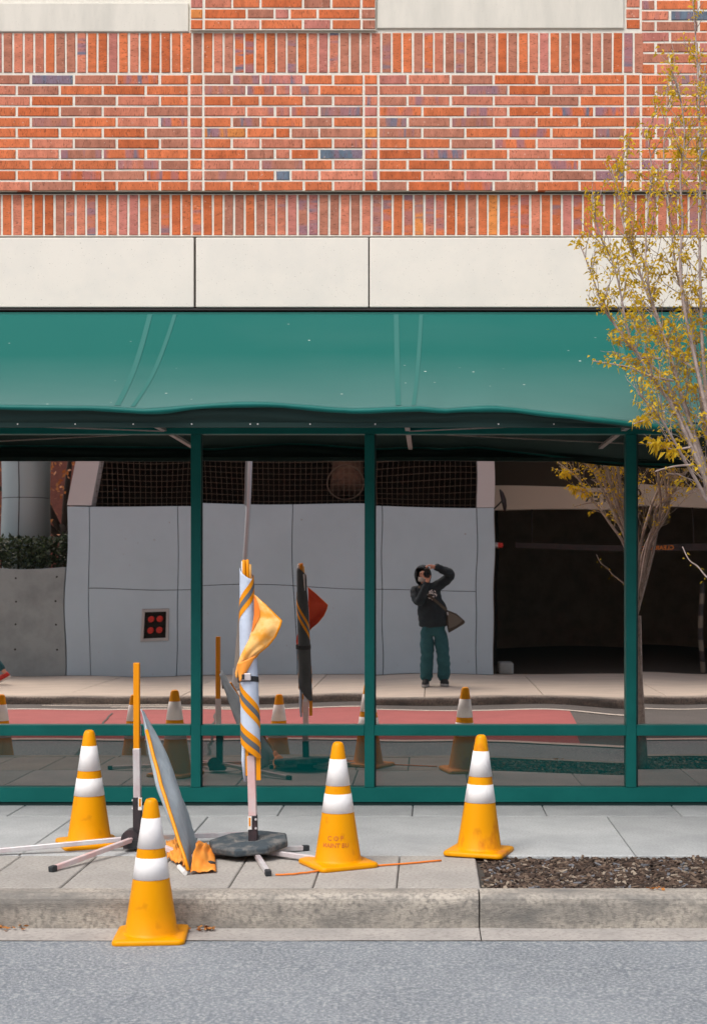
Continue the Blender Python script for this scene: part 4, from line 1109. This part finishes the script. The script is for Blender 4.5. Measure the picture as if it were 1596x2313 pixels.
m = MB(); m.lathe([(rr_ - .012, 0), (rr_ - .012, zr + 1.1)], 30); m.v = [(v[0] + col.location.x, v[1] + col.location.y, v[2]) for v in m.v]; m.build('core', K['black_steel'], col, smooth=True)
MB().box((col.location.x - .02, col.location.y + rr_ - .004, 0), (col.location.x - .006, col.location.y + rr_ + .004, zr + 1.1)).build('seam', K['black_steel'], col)
def shrub(name, label, cat, x0, x1, y0, y1, z0, z1, n, key, size, group=None, seed=1, blob=None):
    q = random.Random(seed); m = MB(); tn = []; st = MB()
    t = thing(name, label, cat, ((x0 + x1) / 2, (y0 + y1) / 2, z0), group=group)
    for i in range(n):
        u, v, w = q.random(), q.random(), q.random()
        if blob:
            d_ = Vector((q.gauss(0, 1), q.gauss(0, 1), q.gauss(0, 1))).normalized() * (q.random() ** .4)
            c = Vector((lerp(x0, x1, .5 + .5 * d_.x), lerp(y0, y1, .5 + .5 * d_.y), lerp(z0, z1, .5 + .5 * d_.z)))
            if noise.noise(c * 1.7) < -.12: continue
        else:
            x = lerp(x0, x1, u); top = z1 + .14 * noise.noise((x * 3, seed, 0)) + .07 * noise.noise((x * 9, seed, 3))
            c = Vector((x, lerp(y0, y1, v), lerp(z0, top, w ** .75)))
        d = Vector((q.gauss(0, 1), q.gauss(0, 1), q.gauss(.4, .8))).normalized(); s = d.cross(Vector((q.gauss(0, 1), q.gauss(0, 1), 1))).normalized() * size * .32
        L = size * q.uniform(.7, 1.3); k = len(m.v)
        m.v += [tuple(c), tuple(c + d * L * .5 + s), tuple(c + d * L), tuple(c + d * L * .5 - s)]; m.f += [(k, k+1, k+2), (k, k+2, k+3)]
        cc = min(1, max(0, q.gauss(.45, .3))); tn += [cc, cc]
    o = m.build('foliage', K[key], t); a_ = o.data.attributes.new('tone', 'FLOAT', 'FACE'); a_.data.foreach_set('value', tn); o['kind'] = 'stuff'
    return t
hz1 = Mp(0, 1212, YW - .4).z
hd = shrub('hedge', 'dark green leafy hedge growing above the retaining wall', 'hedge', -9.5, vx[0] - .05, YW - .75, YW - .05, zc - .02, hz1, 5200, 'hedge_leaf', .075, seed=4)
for k in range(14):
    x = lerp(-9.3, vx[0] - .1, k / 13); MB().tube([(x, YW - .4, zc - .05), (x + .05, YW - .38, zc + .3), (x - .03, YW - .42, hz1 - .1)], .01, 5).build('stem', K['dark_bark'], hd)
MB().box((rw0, YW - 3, 0), (vx[0] - .02, YW - .36, zc - .06)).build('planter_soil', K['mulch_bed']); struct(C.objects[-1])
ft = thing('rust_tree', 'dark bare-limbed tree with rust coloured leaves behind the column', 'tree', (-6.55, YW - 5, 0))
fw = MB(); base = Vector((-7.15, YW - 5, 0))
fw.tube([base, base + Vector((.15, 0, 1.6)), base + Vector((.1, 0, 2.6))], [.16, .13, .11], 8)
for (dx, dz) in ((1.1, 4.6), (-.9, 4.4), (.3, 5.2), (1.5, 3.4), (-1.5, 3.6), (.75, 3.3)):
    b0_ = base + Vector((.1, 0, 2.3)); fw.tube([b0_, b0_ + Vector((dx * .35, .1, (dz - 2.3) * .35)), b0_ + Vector((dx, .2, dz - 2.3))], [.08, .06, .025], 6)
fw.build('trunk', K['dark_bark'], ft, smooth=True)
tmp = shrub('rust_crown', 'x', 'tree', -9.6, -4.2, YW - 6.5, YW - 3.6, 2.2, 6.0, 2600, 'rust_leaf', .10, seed=9, blob=True)
cr = tmp.children[0]; cr.name = 'crown'; cr.parent = ft; cr.matrix_parent_inverse = wmat(ft).inverted(); bpy.data.objects.remove(tmp)
fb = thing('far_brick_house', 'dark red brick building with tall windows behind the trees', 'building', (-12, YW - 12, 0))
MB().box((-24, YW - 16, 0), (-3.5, YW - 11, 7.5)).build('wall', K['far_brick'], fb)
for k in range(13):
    for zb_ in (1.4, 4.3):
        x = -22.6 + k * 1.45; w1 = MB().box((x, YW - 10.99, zb_), (x + .62, YW - 10.93, zb_ + 1.5)).build('window', K['panel_light'], fb)
        MB().box((x + .06, YW - 10.93, zb_ + .06), (x + .56, YW - 10.92, zb_ + 1.44)).build('pane', K['dark_hole'], w1)
MB().box((-24.1, YW - 16, 7.5), (-3.4, YW - 10.8, 7.8)).build('cornice', K['panel_light'], fb)

# street sign post on the far pavement
q0, q1 = MG(533, 1557), Mp(566, 1040, MG(533, 1557).y)
sgp = thing('sign_post', 'leaning galvanised sign post on the far pavement, seen reflected', 'sign post', q0)
top_ = q0.lerp(q1, 1.25)
MB().tube([q0, q0.lerp(q1, .5), top_], .036, 12).build('pole', K['galv'], sgp, smooth=True)
bevel(MB().box((q0.x - .11, q0.y - .09, 0), (q0.x + .09, q0.y + .09, .035)).build('base_plate', K['galv'], sgp), .008)
MB().tube([q0 + Vector((0, 0, .03)), q0.lerp(q1, .09)], [.052, .046], 12).build('sleeve', K['galv'], sgp)
a, b = q0.lerp(q1, .80), q0.lerp(q1, 1.22)
MB().add([(a.x - .055, a.y + .05, a.z), (a.x - .035, a.y - .5, a.z), (b.x - .035, b.y - .5, b.z), (b.x - .055, b.y + .05, b.z), (a.x - .05, a.y + .05, a.z), (a.x - .03, a.y - .5, a.z), (b.x - .03, b.y - .5, b.z), (b.x - .05, b.y + .05, b.z)], [(3,2,1,0),(4,5,6,7),(0,1,5,4),(1,2,6,5),(2,3,7,6),(3,0,4,7)]).build('sign_plate', K['galv'], sgp)

# ------------------------------------------------------------------ people
def skin(name, verts, edges, radii, material, parent=None, sub=2, root=0):
    me = bpy.data.meshes.new(name); me.from_pydata([tuple(v) for v in verts], edges, []); me.update()
    o = bpy.data.objects.new(name, me); C.objects.link(o)
    md = o.modifiers.new('skin', 'SKIN'); md.use_smooth_shade = True; md.branch_smoothing = .6
    if not me.skin_vertices:
        bpy.context.view_layer.objects.active = o; 
    lay = me.skin_vertices[0].data if me.skin_vertices else None
    for i, r_ in enumerate(radii):
        lay[i].radius = r_ if hasattr(r_, '__len__') else (r_, r_); lay[i].use_root = (i == root)
    ss = o.modifiers.new('sub', 'SUBSURF'); ss.levels = sub; ss.render_levels = sub
    dg = bpy.context.evaluated_depsgraph_get(); dg.update()
    ev = bpy.data.meshes.new_from_object(o.evaluated_get(dg)); ev.name = name
    bpy.data.objects.remove(o)
    ev.polygons.foreach_set('use_smooth', [True] * len(ev.polygons)); ev.materials.clear()
    return link(name, ev, material, parent)
def wrinkle(o, amp, st, seed=0):
    me = o.data
    for v in me.vertices:
        c = v.co; k = noise.noise((c.x * st[0] + seed, c.y * st[1], c.z * st[2])) + .5 * noise.noise((c.x * st[0] * 2.3, c.y * st[1] * 2 + seed, c.z * st[2] * 2.1))
        v.co = c + v.normal * amp * k
    me.update()
def chain(vs, es, rs, start, pts):
    prev = start; ids = []
    for p, r_ in pts:
        vs.append(Vector(p)); rs.append(r_); es.append((prev, len(vs) - 1)); prev = len(vs) - 1; ids.append(prev)
    return ids
def W(x, dy, z): return Vector((x, -D - dy, z))

# photographer, holding the camera that takes the picture
vs, es, rs = [W(.10, .34, .95)], [], [.09]
sp_i = chain(vs, es, rs, 0, [(W(.085, .34, 1.12), .09), (W(.03, .34, 1.32), .10), (W(-.01, .335, 1.46), .07), (W(-.035, .32, 1.54), .056), (W(-.045, .30, 1.60), .068), (W(-.058, .265, 1.66), .128), (W(-.055, .285, 1.72), .100)])
chain(vs, es, rs, sp_i[5], [(W(-.047, .185, 1.645), .016)])
ra = chain(vs, es, rs, sp_i[2], [(W(.17, .34, 1.47), .05), (W(.375, .27, 1.655), .038), (W(.14, .13, 1.76), .030), (W(.080, .10, 1.775), .042)])
la = chain(vs, es, rs, sp_i[2], [(W(-.18, .34, 1.43), .05), (W(-.12, .13, 1.22), .04), (W(.01, .095, 1.55), .030), (W(.022, .085, 1.588), .042)])
for s, kx, kz in ((0, 0.0, .0), (1, .24, 0.0)):
    chain(vs, es, rs, 0, [(W(.02 + .165 * s, .34, .86), .08), (W(.0 + .245 * s, .32, .47), .055), (W(-.025 + .262 * s, .345, .09), .04), (W(-.025 + .262 * s, .25, .04), .03)])
for k, (dx, dz, L) in enumerate(((0, .012, .95), (.0, .002, 1.0), (.0, -.008, .95), (.0, -.018, .8))):     # right hand over the top of the camera
    y_ = .055 + .021 * k
    chain(vs, es, rs, ra[-1], [(W(.050, y_, 1.785), .0125), (W(.050 - .035 * L, y_ - .004, 1.782), .0118), (W(.045 - .058 * L, y_ - .006, 1.757), .0105)])
chain(vs, es, rs, ra[-1], [(W(.075, .155, 1.75), .010), (W(.045, .168, 1.735), .009)])
for k in range(4):                                                                                         # left hand under the lens
    y_ = .030 + .021 * k
    chain(vs, es, rs, la[-1], [(W(.0, y_, 1.600), .0125), (W(-.040, y_ - .002, 1.615), .0118), (W(-.053, y_, 1.643), .0105)])
chain(vs, es, rs, la[-1], [(W(.052, .075, 1.612), .010), (W(.060, .065, 1.650), .009)])
man = skin('person', vs, es, rs, K['skin'])
tag(man, 'person in dark hoodie and blue jeans photographing, reflected in the window', 'person')
hv, he, hr = [W(.095, .335, .86)], [], [(.20, .155)]
hi_ = chain(hv, he, hr, 0, [(W(.095, .335, .93), (.235, .185)), (W(.09, .335, 1.02), (.24, .20)), (W(.07, .335, 1.16), (.235, .20)), (W(.025, .335, 1.32), (.235, .19)), (W(-.005, .33, 1.44), (.19, .15)), (W(-.03, .32, 1.535), (.10, .10))])
chain(hv, he, hr, hi_[4], [(W(.165, .335, 1.475), .105), (W(.27, .30, 1.565), .088), (W(.385, .265, 1.66), .078), (W(.26, .195, 1.715), .064), (W(.13, .128, 1.76), .046), (W(.115, .122, 1.763), .040)])
chain(hv, he, hr, hi_[4], [(W(-.175, .335, 1.41), .115), (W(-.165, .24, 1.30), .094), (W(-.115, .13, 1.215), .082), (W(-.05, .105, 1.39), .066), (W(.008, .097, 1.54), .046), (W(.012, .095, 1.555), .040)])
hood_b = skin('hoodie', hv, he, hr, K['hoodie'], man, 3); wrinkle(hood_b, .013, (9, 9, 16), 3)
jv, je, jr = [W(.095, .335, 1.0)], [], [(.20, .15)]
chain(jv, je, jr, 0, [(W(.095, .335, .90), (.215, .165))])
for s in (0, 1):
    chain(jv, je, jr, 1, [(W(.018 + .155 * s, .335, .80), .135), (W(.002 + .225 * s, .325, .62), .122), (W(-.006 + .246 * s, .315, .46), .106), (W(-.015 + .255 * s, .33, .28), .104), (W(-.025 + .262 * s, .345, .12), .100), (W(-.025 + .262 * s, .345, .055), .090)])
wrinkle(skin('jeans', jv, je, jr, K['jeans'], man, 3), .016, (8, 8, 17), 5)
def shoe(x, dy, rz, parent, mt, fn=W, sole='sole'):
    m = MB(); outl = []
    for k in range(20):
        a = 2 * math.pi * k / 20; yy = math.sin(a) * .16; wx = .060 if yy > 0 else .050
        outl.append((math.cos(a) * wx * (1 - .1 * abs(math.sin(a))), yy))
    prof = ((1.0, .004), (1.03, .014), (1.02, .034), (.97, .036))
    c_, s_ = math.cos(rz), math.sin(rz)
    def tr_(px, py, pz): return fn(x + px * c_ - py * s_, dy - (px * s_ + py * c_), pz)
    for sc, z in prof:
        for (px, py) in outl: m.v.append(tuple(tr_(px * sc, py * sc, z)))
    for k in range(3):
        for j in range(20): m.f.append((k*20+j, k*20+(j+1) % 20, (k+1)*20+(j+1) % 20, (k+1)*20+j))
    m.f.append(tuple(reversed(range(20)))); m.f.append(tuple(60 + j for j in range(20)))
    up = MB()
    lay_ = ((1.0, .034, 0), (.98, .055, 0), (.86, .078, -.012), (.62, .098, -.045), (.5, .125, -.07))
    for sc, z, sh in lay_:
        for (px, py) in outl:
            py2 = py * (sc if sc > .7 else sc * .85) + sh; up.v.append(tuple(tr_(px * sc * (1 if sc > .7 else 1.25), py2, z)))
    for k in range(4):
        for j in range(20): up.f.append((k*20+j, k*20+(j+1) % 20, (k+1)*20+(j+1) % 20, (k+1)*20+j))
    up.f.append(tuple(80 + j for j in range(20)))
    u_ = up.build('shoe', mt, parent, smooth=True); m.build('sole', K[sole], u_, smooth=True)
shoe(-.03, .30, R(6), man, K['shoe']); shoe(.245, .31, R(-16), man, K['shoe'])
# hood, beard, eyes
bmh = bmesh.new(); bmesh.ops.create_uvsphere(bmh, u_segments=28, v_segments=20, radius=1)
dele = []
for f in bmh.faces:
    c = f.calc_center_median()
    if c.y > .12 and abs(c.x) < .80 and -1.0 < c.z < .66: dele.append(f)
bmesh.ops.delete(bmh, geom=dele, context='FACES')
for v in bmh.verts:
    x, y, z = v.co; v.co = W(-.055 + x * .130, .305 - y * .128, 1.652 + z * .145 - (.03 if z < -.5 else 0))
mh = bpy.data.meshes.new('hood'); bmh.to_mesh(mh); bmh.free(); mh.polygons.foreach_set('use_smooth', [True] * len(mh.polygons))
solid(link('hood', mh, K['hoodie'], man), .014, -1)
bd = MB().grid(lambda u, v: W(-.048 + .076 * math.sin((u - .5) * 3.0), .300 - .098 * math.cos((u - .5) * 2.6) - .012 * math.sin(v * 3.14), lerp(1.545, 1.612, v) + .014 * abs(u - .5) * 2), 14, 6)
solid(bd.build('beard', K['beard'], man, smooth=True), .012)
for sx in (-.033, .033):
    c = W(-.048 + sx, .206, 1.672); m = MB(); m.lathe([(.004, -.010), (.011, -.004), (.012, .003), (.005, .010)], 10); m.v = [tuple(Vector(v) + c) for v in m.v]; m.build('eye', K['hair'], man, smooth=True)
    MB().tube([W(-.048 + sx - .02, .203, 1.69), W(-.048 + sx, .197, 1.696), W(-.048 + sx + .02, .203, 1.69)], .005, 5).build('eyebrow', K['beard'], man, smooth=True)
# print on the chest and bag strap, laid on the hoodie surface
bvh = BVHTree.FromPolygons([v.co[:] for v in hood_b.data.vertices], [tuple(p.vertices) for p in hood_b.data.polygons])
def front_hit(x, z, lift=.004, start=-.3):
    h = bvh.ray_cast(Vector((x, -D - start, z)), Vector((0, -1, 0)))
    return (h[0] + Vector((0, lift, 0))) if h[0] else W(x, .19, z)
prm = random.Random(2); m = MB()
for k in range(22):
    a_ = k / 22 * 6.283; cx_, cz_ = .075 + .062 * math.cos(a_) * prm.uniform(.3, 1.1), 1.345 + .075 * math.sin(a_) * prm.uniform(.3, 1.1); w_, h_ = prm.uniform(.016, .032), prm.uniform(.006, .012); an = a_ + 1.57 + prm.uniform(-.5, .5)
    q = []
    for (px, pz) in ((-1, 0), (0, -1), (1, .2), (0, 1)):
        q.append(front_hit(cx_ + px * w_ * math.cos(an) - pz * h_ * math.sin(an), cz_ + px * w_ * math.sin(an) + pz * h_ * math.cos(an), .006))
    m.add(q, [(0, 1, 2, 3)])
m.build('chest_print', K['print'], hood_b)
bag = thing('shoulder_bag', 'olive canvas shoulder bag hanging at the hip of the photographing person', 'bag', W(.42, .33, .82))
sl, sr = [], []
for k in range(21):
    t = k / 20; x, z = lerp(-.125, .285, t), lerp(1.475, 1.12, t)
    sl.append(front_hit(x - .012, z - .014, .012, .165)); sr.append(front_hit(x + .012, z + .014, .012, .165))
m = MB(); m.v = [tuple(p) for p in sl + sr]; m.f = [(i, i + 1, 22 + i, 21 + i) for i in range(20)]
solid(m.build('strap', K['bag_strap'], bag), .005)
bg_ = [(.285, 1.125), (.44, 1.065), (.565, .955), (.555, .925), (.45, .865), (.325, .80), (.29, .93)]
m = MB(); n = len(bg_)
for dy_, sc in ((.235, .93), (.25, 1.0), (.36, 1.0), (.375, .93)):
    for (x, z) in bg_: m.v.append(tuple(W(.41 + (x - .41) * sc, dy_, .96 + (z - .96) * sc)))
for k in range(3):
    for j in range(n): m.f.append((k*n+j, k*n+(j+1) % n, (k+1)*n+(j+1) % n, (k+1)*n+j))
m.f.append(tuple(reversed(range(n)))); m.f.append(tuple(3*n + j for j in range(n)))
bevel(m.build('body', K['bag'], bag), .012, 2)
fp = [(.30, 1.10), (.43, 1.045), (.53, .965), (.44, .90), (.33, .86)]
m = MB(); m.v = [tuple(W(x, .232, z)) for x, z in fp] + [tuple(W(x, .226, z)) for x, z in fp]; n = 5
m.f = [tuple(range(5)), tuple(reversed(range(5, 10)))] + [(j, (j+1) % 5, 5 + (j+1) % 5, 5 + j) for j in range(5)]
m.build('flap', mat('grey_bag_flap', (.13, .13, .115), .8), bag)
MB().tube([W(.30, .225, 1.09), W(.31, .215, 1.05)], .012, 8).build('buckle', K['galv'], bag)
# the held camera, in upright format
hc = thing('held_camera', 'black camera with large lens held upright to the face of the person', 'camera', W(0, .12, 1.60))
bevel(MB().box((-.036, -D - .165, 1.604), (.048, -D - .118, 1.742)).build('body', K['camera_black'], hc), .008, 2)
def ytube(y0, y1, r0, r1, name, mt):
    return MB().tube([W(0, y0, 1.67), W(0, y1, 1.67)], [r0, r1], 28).build(name, mt, hc, smooth=False)
ytube(.118, .07, .036, .040, 'lens_barrel', K['camera_black']); ytube(.0705, .012, .042, .044, 'focus_ring', K['camera_black'])
ytube(.0125, .0115, .034, .034, 'front_glass', K['lens_glass'])
MB().box((-.048, -D - .16, 1.645), (-.0365, -D - .13, 1.69)).build('viewfinder_hump', K['camera_black'], hc)

# passer-by, only one shoe of whom shows at the left edge of the window
PX, PY = MG(12, 1545)[0], MG(12, 1545)[1]
def V2(x, dy, z): return Vector((PX + x, PY - dy, z))
vs, es, rs = [V2(-.42, 0, .93)], [], [(.12, .10)]
ii = chain(vs, es, rs, 0, [(V2(-.44, 0, 1.15), (.13, .10)), (V2(-.46, 0, 1.38), (.14, .11)), (V2(-.47, 0, 1.48), .055), (V2(-.49, 0, 1.58), .075), (V2(-.49, 0, 1.68), .075)])
chain(vs, es, rs, ii[1], [(V2(-.45, .18, 1.36), .05), (V2(-.38, .24, 1.10), .04), (V2(-.52, .25, .90), .032), (V2(-.60, .24, .82), .024)])
chain(vs, es, rs, ii[1], [(V2(-.45, -.18, 1.36), .05), (V2(-.46, -.25, 1.10), .04), (V2(-.30, -.25, .92), .032), (V2(-.24, -.24, .84), .024)])
chain(vs, es, rs, 0, [(V2(-.38, .09, .85), .075), (V2(-.30, .09, .48), .055), (V2(.0, .09, .17), .036), (V2(-.08, .09, .06), .03)])
chain(vs, es, rs, 0, [(V2(-.46, -.09, .85), .075), (V2(-.66, -.09, .48), .055), (V2(-.74, -.09, .09), .036), (V2(-.86, -.09, .05), .03)])
walk = skin('person', vs, es, rs, K['skin'])
tag(walk, 'walking person in grey coat mostly outside the window, red and white shoe showing', 'person')
vs, es, rs = [V2(-.42, 0, .86)], [], [(.19, .15)]
ii = chain(vs, es, rs, 0, [(V2(-.44, 0, 1.15), (.17, .14)), (V2(-.46, 0, 1.38), (.17, .13)), (V2(-.47, 0, 1.48), .075)])
chain(vs, es, rs, ii[1], [(V2(-.45, .18, 1.36), .075), (V2(-.38, .24, 1.10), .06), (V2(-.52, .25, .90), .045)])
chain(vs, es, rs, ii[1], [(V2(-.45, -.18, 1.36), .075), (V2(-.46, -.25, 1.10), .06), (V2(-.30, -.25, .92), .045)])
skin('coat', vs, es, rs, K['grey_coat'], walk)
vs, es, rs = [V2(-.42, 0, .93)], [], [(.15, .13)]
chain(vs, es, rs, 0, [(V2(-.38, .09, .82), .095), (V2(-.30, .09, .48), .075), (V2(-.02, .09, .20), .058)])
chain(vs, es, rs, 0, [(V2(-.46, -.09, .82), .095), (V2(-.66, -.09, .48), .075), (V2(-.74, -.09, .12), .058)])
skin('jeans', vs, es, rs, K['jeans'], walk)
for (hx, hz, tx_, tz_, dy_) in ((.03, .15, -.16, .035, .09), (-.70, .06, -.93, .035, -.09)):
    h_, t_ = V2(hx, dy_, hz), V2(tx_, dy_, tz_)
    s_ = MB().tube([h_ + Vector((.02, 0, -.02)), h_, h_.lerp(t_, .45) + Vector((0, 0, .005)), h_.lerp(t_, .85), t_ + Vector((-.03, 0, 0))], [.025, .045, .043, .036, .016], 12).build('shoe', K['red'], walk, smooth=True)
    d_ = (t_ - h_).normalized(); u_ = d_.cross(Vector((0, 1, 0))).normalized(); u_ = u_ if u_.z < 0 else -u_
    MB().bar(h_ + u_ * .042 - d_ * .02, t_ + u_ * .028 + d_ * .02, .075, .02, up=u_).build('sole', K['white_shoe'], s_)
hm = MB(); hm.lathe([(.0, .10), (.06, .085), (.088, .03), (.09, -.03), (.07, -.07)], 18, False, False); hm.v = [tuple(Vector(v) + V2(-.475, 0, 1.69)) for v in hm.v]
hm.build('hair', K['hair'], walk, smooth=True)
bpy.context.view_layer.update()
